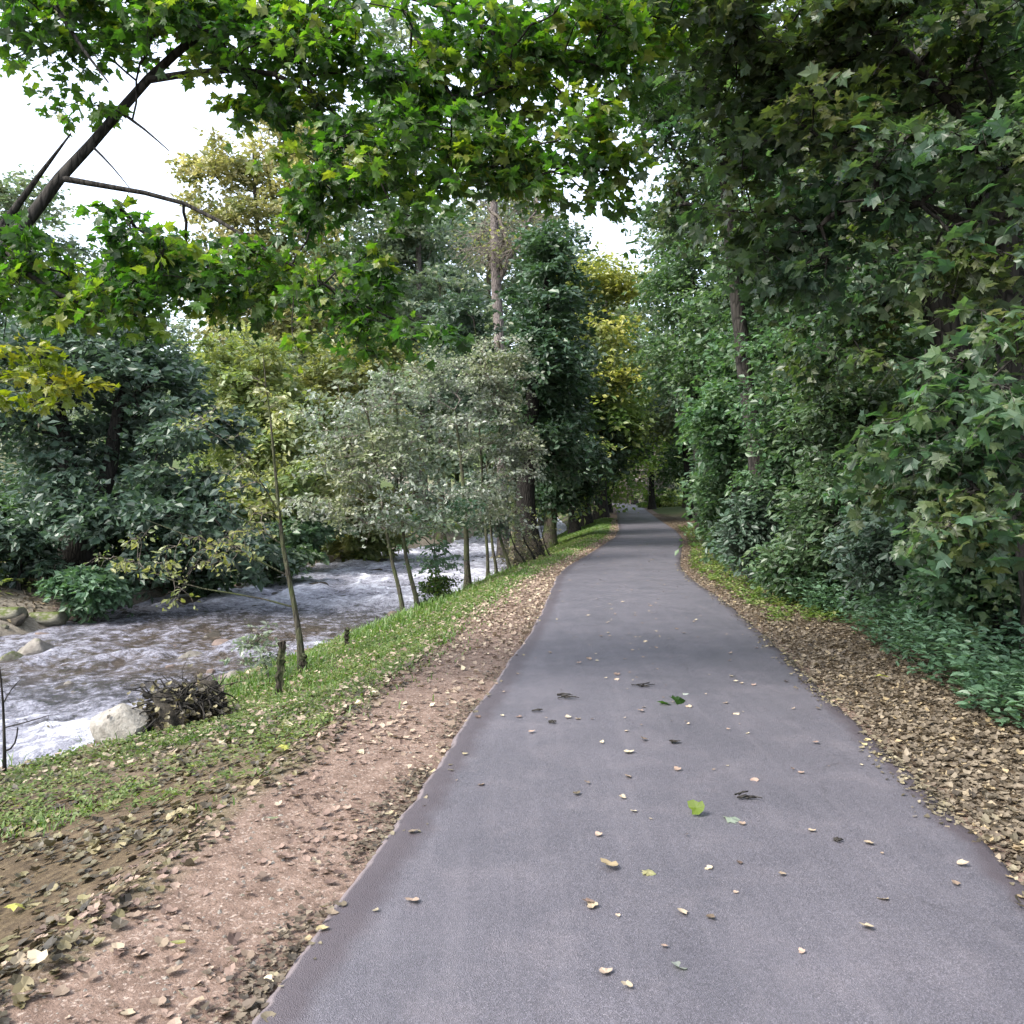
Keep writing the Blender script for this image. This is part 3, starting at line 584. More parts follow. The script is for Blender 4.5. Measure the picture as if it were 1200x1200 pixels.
tree('golden_tree', 'tall golden leaved tree standing behind the river against the sky', 'tree', [[GB(-13.2, 46, .3), TP(310, 420, 46, .22), TP(305, 300, 46, .14), TP(300, 180, 46, .05)]],
     [LB(290, 210, 46, 45, 40, 2.5), LB(255, 215, 46, 26, 26, 2), LB(365, 190, 46, 36, 45, 2.5), LB(270, 255, 46, 40, 30, 2.5), LB(330, 170, 46, 45, 45, 2.5), LB(300, 290, 46, 55, 50, 3), LB(350, 250, 46, 45, 45, 2.5), LB(280, 370, 46, 50, 45, 3), LB(350, 360, 46, 50, 50, 3)], 210, 34000, .26, TQ, 'gold', 'bark', 1.3, .015, 43, 5)
tree('pale_tree', 'pale grey-green tree against the white sky at the far left', 'tree', [[GB(-27, 50, .3), TP(45, 450, 50, .25), TP(40, 300, 50, .1)]],
     [LB(30, 260, 50, 60, 50, 3), LB(60, 320, 50, 60, 50, 3), LB(10, 350, 50, 60, 50, 3), LB(90, 380, 50, 60, 50, 3)], 150, 22000, .3, TQ, 'hazy_green', 'bark', 1.5, .015, 44, 5)
tree('tall_poplar', 'tall blue-green tree behind the silvery saplings, left of the bare trunk', 'tree', [[GB(-5.6, 54, .3), TP(495, 450, 54, .26), TP(490, 250, 54, .14), TP(480, 60, 54, .04)]],
     [LB(480, 280, 54, 60, 50, 3.5), LB(520, 340, 54, 50, 50, 3), LB(450, 370, 54, 60, 50, 3.5), LB(500, 420, 54, 60, 50, 3.5), LB(430, 220, 54, 45, 45, 3), LB(500, 180, 54, 45, 60, 3), LB(470, 80, 54, 50, 60, 3), LB(400, 310, 54, 45, 60, 3)], 260, 40000, .29, TQ, 'hazy_green', 'bark_pale', 1.5, .015, 45, 5, shell=.6)
tree('tall_tree', 'tall dusty green tree behind the golden tree with pale sky gaps in its crown', 'tree', [[GB(-13.5, 66, .3), TP(400, 450, 66, .26), TP(395, 250, 66, .14), TP(390, 100, 66, .04)]],
     [LB(390, 180, 66, 50, 50, 3.5), LB(360, 260, 66, 45, 50, 3), LB(400, 340, 66, 60, 50, 3.5), LB(330, 390, 66, 60, 50, 3.5)], 170, 24000, .33, TQ, 'hazy_green', 'bark_pale', 1.7, .015, 46, 5, shell=.6)
# --- bare trunked tree with lilac twigs
tree('bare_tree', 'tall pale trunked tree with a leafless lilac-grey twiggy crown behind the saplings', 'tree',
     [[GB(-.4, 37.5, .26), TP(590, 500, 37, .25), TP(588, 400, 37, .24), TP(585, 310, 37, .21), TP(582, 240, 37, .16), TP(585, 130, 37, .1), TP(590, 20, 37, .04)], [TP(587, 335, 37, .15), TP(600, 300, 37, .12), TP(618, 262, 37, .07), TP(640, 235, 36.5, .03)]],
     [LB(590, 285, 36, 55, 22, 2), LB(640, 275, 36, 50, 22, 2), LB(560, 300, 37, 35, 20, 1.5), LB(600, 245, 37, 50, 25, 2), LB(610, 180, 37, 40, 50, 2)], 150, 1600, .16, TQ, 'olive', 'bark_pale', 1.3, .013, 47, 8, True, branch_bark='twig', start=.45, shell=.7)
# --- silvery young trees at the water
sap = [((475, 732), 17.6, [(468, 690), (455, 640), (440, 540), (425, 450)], [LB(420, 540, 17.6, 60, 50, .9), LB(440, 470, 17.6, 50, 42, .8), LB(380, 590, 17.6, 45, 32, .7), LB(450, 600, 17.4, 45, 32, .7)], 'silver', 'leftmost silvery sapling of the riverside clump, with bare twiggy crown', .05),
       ((492, 732), 17.9, [(484, 690), (472, 640), (470, 560), (462, 450)], [LB(480, 520, 18, 50, 50, .9), LB(460, 450, 18, 40, 32, .7), LB(500, 590, 17.8, 45, 35, .7), LB(400, 500, 18.5, 50, 45, .8)], 'silver', 'second silvery sapling of the riverside clump, beside the small yellow-green bush', .055),
       ((548, 708), 21.2, [(547, 660), (545, 600), (540, 530), (533, 480)], [LB(540, 500, 21.4, 50, 55, 1.1), LB(520, 440, 21.4, 45, 36, .9), LB(560, 580, 21, 45, 40, .9), LB(495, 470, 21.4, 45, 40, .9)], 'silver', 'thick greyish young tree right of the small yellow-green bush', .085),
       ((572, 695), 22.6, [(572, 650), (566, 590), (560, 500), (560, 430)], [LB(580, 480, 22.6, 45, 50, 1.1), LB(600, 540, 22.4, 40, 40, 1), LB(560, 430, 22.6, 40, 30, .9), LB(590, 600, 22, 35, 30, .8)], 'silver', 'slim dark-stemmed young tree in the middle of the leaning stems', .05),
       ((583, 692), 23, [(576, 640), (572, 590), (585, 520), (590, 460)], [LB(590, 470, 23, 40, 40, 1), LB(600, 520, 23, 30, 36, .9), LB(600, 430, 23, 32, 30, .8)], 'silver', 'slim young tree with leaves catching the light, rightmost of the silvery clump', .045),
       ((600, 686), 24, [(588, 640), (578, 590), (570, 540)], [LB(560, 580, 24, 28, 26, .7), LB(575, 610, 24, 18, 16, .5)], 'bluegreen', 'leaning thin stem with dull leaves beside the dark ivy trunk', .05)]
for i, ((bx, by), D, pts, lb_, mt_, lab, r) in enumerate(sap):
    g = at(bx, by, D); r0 = r
    tree('young_tree', lab, 'tree', [[GB(g[0], g[1], r)]+[TP(a, b, D, r*(.85-.2*k)) for k, (a, b) in enumerate(pts)]], lb_, 80, 7600, .088, TQ, mt_, 'bark_young', .42, .0055, 60+i, 6, True, start=.3, branch_bark='twig', up=.6, shell=.6)
for i, (a, b, lab) in enumerate([((632, 682), (612, 632), 'bare thin pole leaning left at the front of the dead scrub'), ((645, 682), (628, 640), 'bare thin pole in the middle of the dead scrub'), ((622, 690), (600, 640), 'bare thin pole at the left of the dead scrub'), ((655, 678), (640, 650), 'short bare stick at the right of the dead scrub')]):
    g = at(a[0], a[1], 25); tree('bare_sapling', lab, 'sapling', [[GB(g[0], g[1], .035), TP((a[0]+b[0])/2+3, (a[1]+b[1])/2, 25, .03), TP(b[0], b[1], 25, .02), TP(b[0]-8, b[1]-40, 25, .008)]], [LB(b[0]-5, b[1]-20, 25, 16, 26, .4)], 12, 60, .06, TQ, 'olive', 'bark_dark', .3, .004, 80+i, 4, True)
tree('dead_bush', 'brown tangled dead scrub at the foot of the dark ivy trunk', 'bush', [[GB(.25, 26.2, .04), TP(612, 655, 26.2, .02)]], [LB(612, 655, 26, 26, 30, .7)], 90, 900, .08, TQ, 'litter_dark', 'bark_dark', .5, .005, 85, 8, True, start=.1, trunk_name='stem', branch_bark='bark')
# --- big dark trunks by the path
def rowtree(label, bx, by, D, r, lobes, mt_, n=110, lv=14000, lf=.17, seed=1, up_pts=None, bark='bark_dark', sp=TQ):
    g = at(bx, by, D); tr = [GB(g[0], g[1], r)]+[TP(a, b, D, q) for a, b, q in up_pts]
    return tree('riverside_tree', label, 'tree', [tr], lobes, n, lv, lf, sp, mt_, bark, .95*D/30, .013, seed, 6, start=.2, sides=14)
rowtree('thick black trunked ivy-clad tree nearest on the left of the path', 621, 655, 28, .36, [LB(640, 310, 30, 30, 34, 1.5), LB(645, 300, 28, 22, 26, 1), LB(636, 350, 27.5, 26, 30, 1), LB(628, 410, 27, 26, 34, 1),  LB(642, 370, 30, 36, 42, 1.8), LB(640, 440, 29, 45, 42, 2), LB(605, 480, 29, 32, 35, 1.5), LB(650, 510, 29.5, 38, 42, 2), LB(660, 535, 31, 26, 20, 1.4), LB(598, 500, 28, 24, 22, 1)], 'dark', 200, 42000, .18, 91, [(614, 590, .3), (618, 520, .27), (630, 430, .2), (640, 340, .09), (645, 300, .03)], 'bark_black')
rowtree('grey twin stemmed tree directly left of the thick black trunk', 606, 652, 29.5, .2, [LB(590, 470, 31, 28, 36, 1.2), LB(545, 390, 31, 30, 40, 1.2), LB(550, 440, 31, 36, 36, 1.5)], 'bluegreen', 90, 14000, .19, 92, [(603, 600, .17), (598, 500, .13), (585, 400, .06)], 'bark')
rowtree('leaning grey trunked tree, second along the left of the path', 643, 636, 38, .28, [LB(650, 450, 38, 40, 45, 2.2), LB(665, 540, 38, 36, 34, 2), LB(655, 572, 38, 28, 16, 1.5), LB(682, 530, 38, 20, 20, 1.5)], 'dark', 130, 24000, .24, 93, [(645, 600, .25), (650, 520, .2), (650, 420, .08)], 'bark')
rowtree('dark trunked tree, third along the left of the path', 673, 614, 50, .26, [LB(668, 530, 50, 28, 26, 2.4), LB(652, 470, 50, 26, 45, 2.2), LB(655, 572, 50, 26, 14, 1.6)], 'lime', 110, 18000, .3, 94, [(673, 580, .24), (670, 500, .2), (665, 430, .08)])
rowtree('dark trunked tree, fourth along the left of the path', 686, 612, 55, .36, [LB(690, 500, 55, 36, 40, 2.6), LB(672, 400, 55, 16, 40, 1.6), LB(698, 530, 55, 18, 20, 1.6)], 'dark', 110, 18000, .33, 95, [(685, 580, .3), (684, 500, .25), (680, 400, .1)])
rowtree('yellow crowned tree arching over the path on the left', 704, 597, 62, .42, [LB(694, 330, 53, 30, 20, 2), LB(728, 342, 53, 26, 20, 1.8), LB(686, 410, 52, 24, 18, 1.6), LB(718, 432, 52, 30, 20, 1.8), LB(700, 385, 52, 20, 8, 1.2)], 'yellow', 130, 17000, .25, 96, [(705, 560, .36), (706, 500, .3), (715, 420, .2), (710, 320, .06)])
rowtree('fresh green tree with drooping yellow-green branches over the far path', 712, 594, 74, .3, [LB(712, 495, 54, 36, 24, 2.4), LB(735, 480, 56, 24, 22, 2), LB(690, 460, 54, 26, 16, 2), LB(740, 520, 60, 20, 16, 1.8), LB(745, 525, 66, 18, 16, 1.8), LB(720, 560, 72, 14, 18, 2), LB(700, 380, 74, 40, 45, 3), LB(750, 440, 74, 32, 40, 3)], 'lime', 190, 28000, .32, 97, [(712, 560, .28), (714, 480, .24), (715, 380, .1)])

# --- right of the path
tree('roadside_tree', 'slender grey trunked tree rising from the hedge right of the path', 'tree', [[GB(4.93, 16.8, .19), TP(889, 600, 16.8, .15), TP(880, 520, 16.8, .15), TP(868, 440, 16.8, .145), TP(858, 350, 16.8, .135), TP(847, 265, 16.8, .13), TP(835, 150, 16.8, .1), TP(820, 20, 16.8, .06)]],
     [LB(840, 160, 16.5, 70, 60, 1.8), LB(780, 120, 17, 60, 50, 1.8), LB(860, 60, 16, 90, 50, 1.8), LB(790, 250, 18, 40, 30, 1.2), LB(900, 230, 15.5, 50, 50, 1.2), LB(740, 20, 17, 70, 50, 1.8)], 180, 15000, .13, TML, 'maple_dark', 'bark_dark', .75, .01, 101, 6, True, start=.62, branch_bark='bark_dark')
mr = [[GB(4.75, 7.4, .2), (4.5, 7.3, 1.5, .16), TP(1190, 420, 7.2, .15), TP(1172, 250, 7.1, .13), TP(1150, 100, 7.1, .1), TP(1110, -60, 7.2, .06)],
      [TP(1165, 190, 7.1, .06), TP(1060, 60, 6.8, .045), TP(960, 0, 6.6, .03), TP(860, -20, 6.4, .012)],
      [TP(1178, 300, 7.1, .05), TP(1110, 250, 6.6, .03), TP(1040, 225, 6.3, .015), TP(980, 240, 6.2, .006)],
      [TP(1200, 520, 7.1, .04), TP(1160, 480, 6.4, .025), TP(1120, 470, 6, .012)]]
lr = [LB(1100, 60, 6.8, 110, 70, 1), LB(980, 40, 6.7, 90, 60, 1), LB(870, 30, 6.6, 80, 50, .9), LB(1160, 180, 6.3, 70, 50, .8), LB(1040, 200, 6.6, 70, 55, .8), LB(960, 160, 6.8, 60, 50, .8),
      LB(1150, 290, 6.2, 60, 40, .6), LB(1160, 400, 6., 60, 45, .6), LB(1100, 480, 6.2, 50, 40, .5), LB(1170, 520, 5.8, 50, 45, .5), LB(1150, 610, 5.8, 60, 40, .5), LB(1090, 560, 6.6, 45, 40, .5), LB(1180, 450, 5.4, 40, 40, .4), LB(900, 110, 7, 60, 40, .8), LB(920, 300, 7.4, 50, 60, .6), LB(860, 230, 7.4, 28, 60, .5)]
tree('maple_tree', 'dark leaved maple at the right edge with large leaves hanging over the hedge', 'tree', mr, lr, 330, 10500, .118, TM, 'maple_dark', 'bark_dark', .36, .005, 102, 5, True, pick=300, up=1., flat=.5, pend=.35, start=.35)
tree('roadside_tree', 'dark trunked tree half hidden in the hedge left of the right-edge maple', 'tree', [[GB(5.6, 10.2, .26), TP(1140, 560, 10.1, .22), TP(1122, 450, 10, .21), TP(1105, 340, 10, .2), TP(1075, 230, 10, .17), TP(1060, 60, 10, .1)], [TP(1100, 320, 10, .12), TP(1060, 250, 10, .09), TP(1010, 160, 9.8, .05)]],
     [LB(1020, 300, 10, 90, 70, 1.2), LB(1090, 200, 10.5, 90, 80, 1.4), LB(980, 400, 10.5, 70, 60, 1.1), LB(1150, 350, 10.8, 70, 70, 1.2), LB(960, 230, 10.5, 60, 60, 1.2), LB(1000, 100, 10.5, 110, 80, 1.6), LB(1160, 80, 11, 90, 80, 1.4)], 230, 20000, .105, TML, 'maple_dark', 'bark_dark', .55, .007, 103, 6, True, start=.35)
hedge = [(800, 520, 27, 40, 60, 'hazel', 'hazel bush farthest along the right side of the path'), (815, 440, 26, 40, 55, 'hazel', 'tall hazel bush behind the farthest bushes on the right'),
         (835, 590, 21.5, 40, 50, 'hazel', 'fresh green hazel bush left of the slender grey trunk'), (850, 500, 20, 42, 55, 'hazel', 'tall light green bush wrapped round the slender grey trunk'),
         (925, 560, 15.5, 48, 60, 'hazel', 'green bush just right of the slender grey trunk'), (930, 450, 15, 55, 60, 'hazel', 'tall bush right of the slender grey trunk, reaching the maple boughs'),
         (985, 600, 12, 60, 55, 'hazel', 'leafy green bush in the middle of the right hedge'), (1000, 500, 12.5, 65, 60, 'hazel', 'tall bush in the middle of the right hedge with yellow-green tips'),
         (1060, 640, 9.8, 60, 50, 'bluegreen', 'dark bush at the foot of the half hidden dark trunk'), (1080, 560, 10, 65, 50, 'maple_dark', 'dark bush below the hanging maple leaves'),
         (1150, 660, 8.2, 60, 40, 'maple_dark', 'darkest bush at the right edge above the nettles'), (1190, 590, 8.6, 60, 60, 'bluegreen', 'shaded bush beyond the right-edge maple trunk'),
         (890, 622, 15.7, 30, 34, 'bluegreen', 'low grey-green bush around the foot of the slender grey trunk'), (950, 660, 13, 50, 24, 'hazel', 'low spreading bush behind the leaf litter on the right'),
         (785, 570, 36, 22, 30, 'bluegreen', 'dull green bush where the path first bends on the right'), (905, 360, 17, 60, 70, 'hazel', 'tall hazel crown right behind the slender grey trunk'), (790, 460, 40, 28, 66, 'hazel', 'tall light green bush overhanging the far path from the right')]
for i, (px, py, D, rx, ry, mt_, lb) in enumerate(hedge):
    c0 = at(px, py, D); c0[0] = max(c0[0], float(PC(D))+HW+.9+.5*float(sstep(18, 30, D))+rx/1000*D*.35*float(sstep(18, 24, D))); dep = rx/1000*D*.9
    L0 = (c0[0], c0[1], c0[2], rx/1000*D, dep, ry/1000*D)
    L1 = (c0[0]+.25*L0[3], c0[1]+dep*.5, c0[2]-.45*L0[5], L0[3]*.8, dep, L0[5]*.7); L2 = (c0[0]-.3*L0[3], c0[1]-dep*.3, c0[2]+.4*L0[5], L0[3]*.55, dep*.6, L0[5]*.5)
    gx, gy = c0[0]+.3, c0[1]+dep*.3; gz = float(H(gx, gy))
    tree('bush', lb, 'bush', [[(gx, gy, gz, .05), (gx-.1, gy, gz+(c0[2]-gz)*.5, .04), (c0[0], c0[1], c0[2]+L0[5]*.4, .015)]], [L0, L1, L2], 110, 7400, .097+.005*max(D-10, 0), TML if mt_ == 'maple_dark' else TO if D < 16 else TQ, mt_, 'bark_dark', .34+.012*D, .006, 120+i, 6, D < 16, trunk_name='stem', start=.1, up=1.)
rowtree('tall light green tree rising over the hedge where the path first bends', 822, 585, 38, .2, [LB(795, 340, 38, 30, 45, 2), LB(820, 300, 36, 40, 50, 2), LB(785, 410, 38, 24, 40, 1.8), LB(810, 430, 36, 36, 45, 2), LB(840, 370, 34, 36, 50, 2), LB(830, 230, 36, 45, 45, 2)], 'hazel', 150, 26000, .2, 110, [(815, 500, .17), (806, 400, .12), (805, 280, .05)])
rowtree('pale green tree farther back on the right, beside the sky gap', 812, 588, 58, .24, [LB(782, 350, 58, 20, 36, 2), LB(790, 290, 58, 24, 34, 2), LB(778, 420, 58, 18, 40, 2), LB(785, 480, 56, 22, 36, 2)], 'hazy_green', 120, 17000, .28, 111, [(800, 500, .2), (786, 400, .14), (785, 300, .05)])
tree('bush', 'bright green low bush behind the dark trunk at the far bend', 'bush', [[GB(15.6, 90, .08), (15.6, 90, float(H(15.6, 90))+1, .04)]], [(15.6, 90, float(H(15.6, 90))+.7, 2.6, 1.5, 1.1)], 50, 7000, .22, TQ, 'lime', 'bark_dark', .6, .01, 112, 5, trunk_name='stem', start=.1)
rowtree('small dark trunked tree at the far bend, right of the path', 764, 592, 84, .3, [LB(772, 500, 84, 22, 40, 3), LB(785, 440, 80, 30, 50, 3), LB(790, 540, 84, 20, 30, 2.5)], 'hazel', 80, 8000, .34, 98, [(764, 560, .26), (763, 500, .2), (765, 420, .08)])
tree('misty_bush', 'pale brownish leafless bush closing the far end of the path', 'bush', [[GB(15.5, 112, .15), TP(742, 560, 112, .08), TP(742, 530, 112, .03)]], [LB(745, 562, 112, 18, 26, 2.5), LB(722, 570, 116, 20, 20, 3), LB(748, 525, 113, 22, 30, 2), LB(765, 555, 116, 20, 30, 2)], 200, 26000, .36, TQ, 'hazy_far_twig', 'twig', 1.6, .02, 99, 6, True, start=.1, trunk_name='stem')
# --- wood behind: three kinds, copied
def proto(label, x, y, h, mt_, seed, grp, nl=15000, lf=.36):
    z = float(H(x, y)); L = []
    rs_ = np.random.RandomState(seed)
    for k in range(11):
        t = .3+.62*k/10; a = rs_.rand()*6.3; q = .18*h*math.sin(PI*(t-.12))**.6
        L.append((x+math.cos(a)*q*.75, y+math.sin(a)*q*.75, z+h*t, q*.8+.8, q*.8+.8, h*.1+.3))
    return tree('woodland_tree', label, 'tree', [[(x, y, z, .3), (x+.2, y, z+h*.4, .22), (x-.1, y+.1, z+h*.75, .1), (x, y, z+h*.95, .04)]], L, 150, nl, lf, TQ, mt_, 'bark', 1.5, .015, seed, 5, group=grp)
GRP = 'tall trees of the wood behind'
p1 = proto('tall green tree in the wood on the right behind the hedge', 11.5, 24, 17, 'hazel', 201, GRP)
p2 = proto('dark green tree in the wood on the right behind the hedge', 13.5, 33, 19, 'dark', 202, GRP)
p3 = proto('blue-green tree in the wood beyond the end of the path', 23, 125, 20, 'hazy_green', 203, GRP)
rr = np.random.RandomState(9)
for i, (x, y, k, s) in enumerate([(8.8, 14, 0, .62), (13, 17, 1, .9), (11, 11, 1, .75), (16, 22, 0, 1), (11.5, 32, 0, .8), (9.8, 28, 1, .55), (12, 42, 0, .75), (15, 50, 1, .95), (17, 60, 0, .9), (19, 72, 1, .9), (17, 84, 0, .7), (20, 95, 0, .9), (18, 40, 1, 1.1), (20, 30, 0, 1.1), (24, 50, 0, 1.2), (27, 75, 1, 1.2), (13, 6, 1, .8), (9.5, 3.5, 0, .7), (9, 8.6, 1, .55)]):
    copy_tree((p1, p2)[k], (x, y, float(H(x, y))-.05), rr.rand()*6.3, s)
lbf = 'blue-green tree in the wood beyond the end of the path'
for i, (x, y, s) in enumerate([(6, 128, .8), (0, 118, .8), (12, 140, 1), (28, 118, .9), (-8, 110, .9), (36, 140, 1.1), (18, 150, 1.1), (0, 150, 1.1), (-16, 140, 1.1), (24, 106, .8)]):
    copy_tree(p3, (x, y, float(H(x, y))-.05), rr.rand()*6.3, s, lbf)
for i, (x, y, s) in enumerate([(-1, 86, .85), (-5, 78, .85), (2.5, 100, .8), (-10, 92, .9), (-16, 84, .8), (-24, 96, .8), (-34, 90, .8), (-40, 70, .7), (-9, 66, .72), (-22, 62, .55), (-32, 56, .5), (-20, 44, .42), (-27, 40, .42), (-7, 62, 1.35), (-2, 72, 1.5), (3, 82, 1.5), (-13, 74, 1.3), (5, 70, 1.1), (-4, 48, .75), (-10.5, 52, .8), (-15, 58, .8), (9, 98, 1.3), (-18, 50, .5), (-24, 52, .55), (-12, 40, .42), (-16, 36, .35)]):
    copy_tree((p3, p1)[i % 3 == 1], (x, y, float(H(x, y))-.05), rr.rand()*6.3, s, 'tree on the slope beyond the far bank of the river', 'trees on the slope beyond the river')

# ------------------------------------------------------------------ small plants near the posts
tree('lone_sapling', 'thin lone sapling with sparse pale side branches beside the taller post', 'sapling',
     [[GB(*at(355, 790, 10.9)[:2], .045), TP(350, 745, 10.9, .036), TP(336, 680, 10.9, .03), TP(328, 620, 10.9, .024), TP(323, 570, 10.9, .02), TP(318, 500, 10.9, .012), TP(310, 420, 10.9, .005)],
      [TP(340, 690, 10.9, .012), TP(300, 655, 10.7, .01), TP(240, 640, 10.5, .007), TP(170, 610, 10.3, .003)], [TP(342, 702, 10.9, .012), TP(300, 690, 10.8, .01), TP(220, 690, 10.6, .007), TP(135, 650, 10.4, .003)],
      [TP(326, 590, 10.9, .01), TP(300, 545, 10.7, .008), TP(270, 510, 10.5, .005), TP(200, 480, 10.4, .003)], [TP(330, 640, 10.9, .012), TP(290, 610, 10.8, .009), TP(250, 590, 10.6, .005)]],
     [LB(250, 640, 10.5, 60, 25, .3), LB(170, 650, 10.4, 50, 30, .3), LB(220, 690, 10.6, 50, 12, .2), LB(240, 500, 10.5, 50, 22, .25), LB(280, 560, 10.7, 35, 30, .25), LB(310, 450, 10.9, 22, 40, .2), LB(300, 600, 10.8, 40, 30, .3)],
     60, 620, .085, TO, 'olive', 'bark_young', .28, .003, 301, 4, True, start=.45, branch_bark='twig', up=.8)
tree('leafy_sprig', 'low leafy sprig with pale green leaves at the waterline left of the lone sapling', 'sapling', [[GB(*at(318, 795, 10.4)[:2], .012), TP(308, 770, 10.5, .009), TP(296, 745, 10.6, .005), TP(290, 725, 10.6, .003)]],
     [LB(300, 745, 10.5, 24, 22, .2), LB(285, 765, 10.4, 24, 14, .2), LB(310, 765, 10.4, 18, 16, .2)], 26, 300, .075, TO, 'silver', 'bark_young', .13, .0022, 302, 4, True, start=.2, trunk_name='stem')
tree('leafy_sprig', 'fresh green leafy shoot standing between the river saplings', 'sapling', [[GB(*at(512, 705, 19.5)[:2], .02), TP(510, 660, 19.5, .014), TP(508, 600, 19.5, .005)]],
     [LB(500, 620, 19.4, 34, 28, .5), LB(515, 655, 19.4, 30, 22, .5), LB(475, 600, 19.4, 28, 20, .4), LB(545, 600, 19.6, 24, 20, .4)], 50, 1600, .1, TO, 'nettle', 'bark_young', .3, .004, 303, 4, True, start=.3, trunk_name='stem')
tree('bush', 'small yellow-green bush at the foot of the silvery saplings', 'bush', [[GB(*at(513, 712, 19)[:2], .03), TP(513, 690, 19, .02), TP(513, 668, 19, .008)]],
     [LB(512, 697, 19, 26, 16, .5), LB(512, 682, 19, 16, 12, .3)], 46, 2600, .075, TO, 'maple', 'bark_young', .22, .004, 304, 6, True, start=.1, trunk_name='stem', up=.6, pend=.6)
tree('bare_shrub', 'leafless dark twiggy shrub at the left edge above the water', 'shrub', [[GB(*at(2, 905, 7.6)[:2], .016), TP(3, 860, 7.6, .013), TP(0, 810, 7.6, .009), TP(-4, 770, 7.6, .004)],
     [TP(2, 858, 7.6, .007), TP(30, 848, 7.6, .006), TP(55, 840, 7.5, .003)], [TP(8, 895, 7.6, .009), TP(18, 880, 7.6, .008), TP(19, 855, 7.6, .006)], [TP(0, 812, 7.6, .006), TP(14, 802, 7.6, .004), TP(24, 793, 7.6, .002)]],
     [LB(40, 850, 7.5, 28, 14, .15), LB(0, 800, 7.6, 20, 30, .15)], 12, 5, .03, TQ, 'litter_dark', 'bark_dark', .12, .0016, 305, 3, True, trunk_name='stem')

# ------------------------------------------------------------------ posts
def post(px, pyt, pyb, D, r, lean, label, seed):
    g = at(px, pyb, D); zt = at(px, pyt, D)[2]; z = float(H(g[0], D)); rs = np.random.RandomState(seed)
    root = put('wooden_post', None, None, label, 'post', loc=(g[0], D, z)); h = zt-z
    K = 12; t = np.linspace(-.15, 1, K); P = np.stack([lean*t*h+.006*rs.randn(K), .01*rs.randn(K), t*h], -1)
    R = r*(1+.12*rs.randn(K)*.6); V, Q = tubes(P[None], R[None], 9, .16, rs)
    V = np.vstack([V, P[-1]+np.array([0, 0, .012])]); n = len(V)-1; tr = [(n-9+i, n-9+(i+1) % 9, n) for i in range(9)]
    put('shaft', mesh_np('shaft', V, tris=tr, quads=Q, mat=M['post']), root)
    A = rs.rand(7)*6.3; kn = np.array([[[np.cos(a)*r*.5+lean*h*q, np.sin(a)*r*.5, h*q], [np.cos(a)*r*1.25+lean*h*q, np.sin(a)*r*1.25, h*q+.02]] for a, q in zip(A, rs.rand(7)*.8+.15)])
    V, Q = tubes(kn, np.tile([[r*.45, r*.25]], (7, 1)), 6); put('knots', mesh_np('knots', V, quads=Q, mat=M['post'], smooth=True), root)
post(326, 752, 812, 9.6, .042, .06, 'taller dark rough wooden post stuck in the grassy bank', 1)
post(406, 737, 763, 12.2, .03, .0, 'short thin dark wooden post by the water, right of the lone sapling', 2)
post(354, 768, 793, 10.7, .045, .05, 'short mossy stub leaning on the foot of the lone sapling', 3)

# ------------------------------------------------------------------ root clump on the bank
g = gp(200, 850, -.72); rs = np.random.RandomState(4)
root = put('root_clump', None, None, 'dark tangle of roots and earth between the pale boulder and the grass', 'root clump', loc=(g[0], g[1], -.72))
em = rock_mesh('earth', 5, 'rock_wet', 0, 4, .9); e = put('earth', em, root); e.scale = (.27, .2, .24)
e2 = put('earth', em, root, loc=(.2, .35, .1)); e2.scale = (.2, .17, .18); e2.rotation_euler = (0, .3, 2)
n = 420; th = rs.rand(n)*6.3; st = np.stack([.33*np.cos(th)*rs.rand(n)+.08, .3*np.sin(th)*rs.rand(n)+.1, .05+.25*rs.rand(n)], -1)
dr = rs.randn(n, 3)*np.array([.16, .12, .12]); P = np.stack([st, st+dr*.5+rs.randn(n, 3)*.03, st+dr+rs.randn(n, 3)*.04-[0, 0, .05], st+dr*1.5-[0, 0, .12]], 1)
V, Q = tubes(P, np.tile([[.011, .009, .006, .003]], (n, 1))*(.5+rs.rand(n, 1)), 5); put('roots', mesh_np('roots', V, quads=Q, mat=M['bark_dark'], smooth=True), root)
n = 1100; P = np.stack([rs.randn(n)*.22+.08, rs.randn(n)*.18+.12, .1+.12*rs.randn(n)], -1)
put('dead_leaves', leaves_mesh('dead_leaves', TC, P, rs.randn(n, 3), rs.randn(n, 3)*.6+[0, -.3, .8], .04+.04*rs.rand(n), rs.rand(n), M['litter_dark']), root, kind='stuff')

# mossy log ledge on the far bank
for (px, py, D, w_, lab) in [(57, 652, 17.2, 24, 'moss covered ledge stone on the far bank left of the twin trunk'), (8, 640, 16.6, 26, 'moss covered ledge stone on the far bank at the left edge')]:
    q = at(px, py, D); zz = float(H(q[0], q[1]))
    rock(q[0], q[1], zz+.08, w_/1000*D, .35, .2, RK['rock_moss'][1], lab, rz=.1)
p = at(741, 589, 104); s_ = tree('far_dark_shape', 'small dark brown stump-like shape beside the far end of the path', 'unidentified object', [[(float(PC(104))+1.2, 104, float(H(float(PC(104))+1.75, 104)), .34), (float(PC(104))+1.2, 104, 1.35, .3), (float(PC(104))+1.25, 104, 1.75, .26)]], [(float(PC(104))+1.2, 104, 1.5, .4, .4, .3)], 6, 0, .1, TQ, 'dark', 'bark_dark', .2, .03, 5, 3)  # made-up stump form standing for an unidentified small dark thing

# ================================================================== GROUND COVER
def scatter(n, y0, y1, ufun, rs, bias=1.6):
    y = y0+(y1-y0)*rs.rand(n)**bias; return ufun(y, rs.rand(n)), y
def ground_normals(x, y):
    e = .08; dx = (H(x+e, y, False)-H(x-e, y, False))/(2*e); dy = (H(x, y+e, False)-H(x, y-e, False))/(2*e)
    return unit(np.stack([-dx, -dy, np.ones_like(dx)], -1))
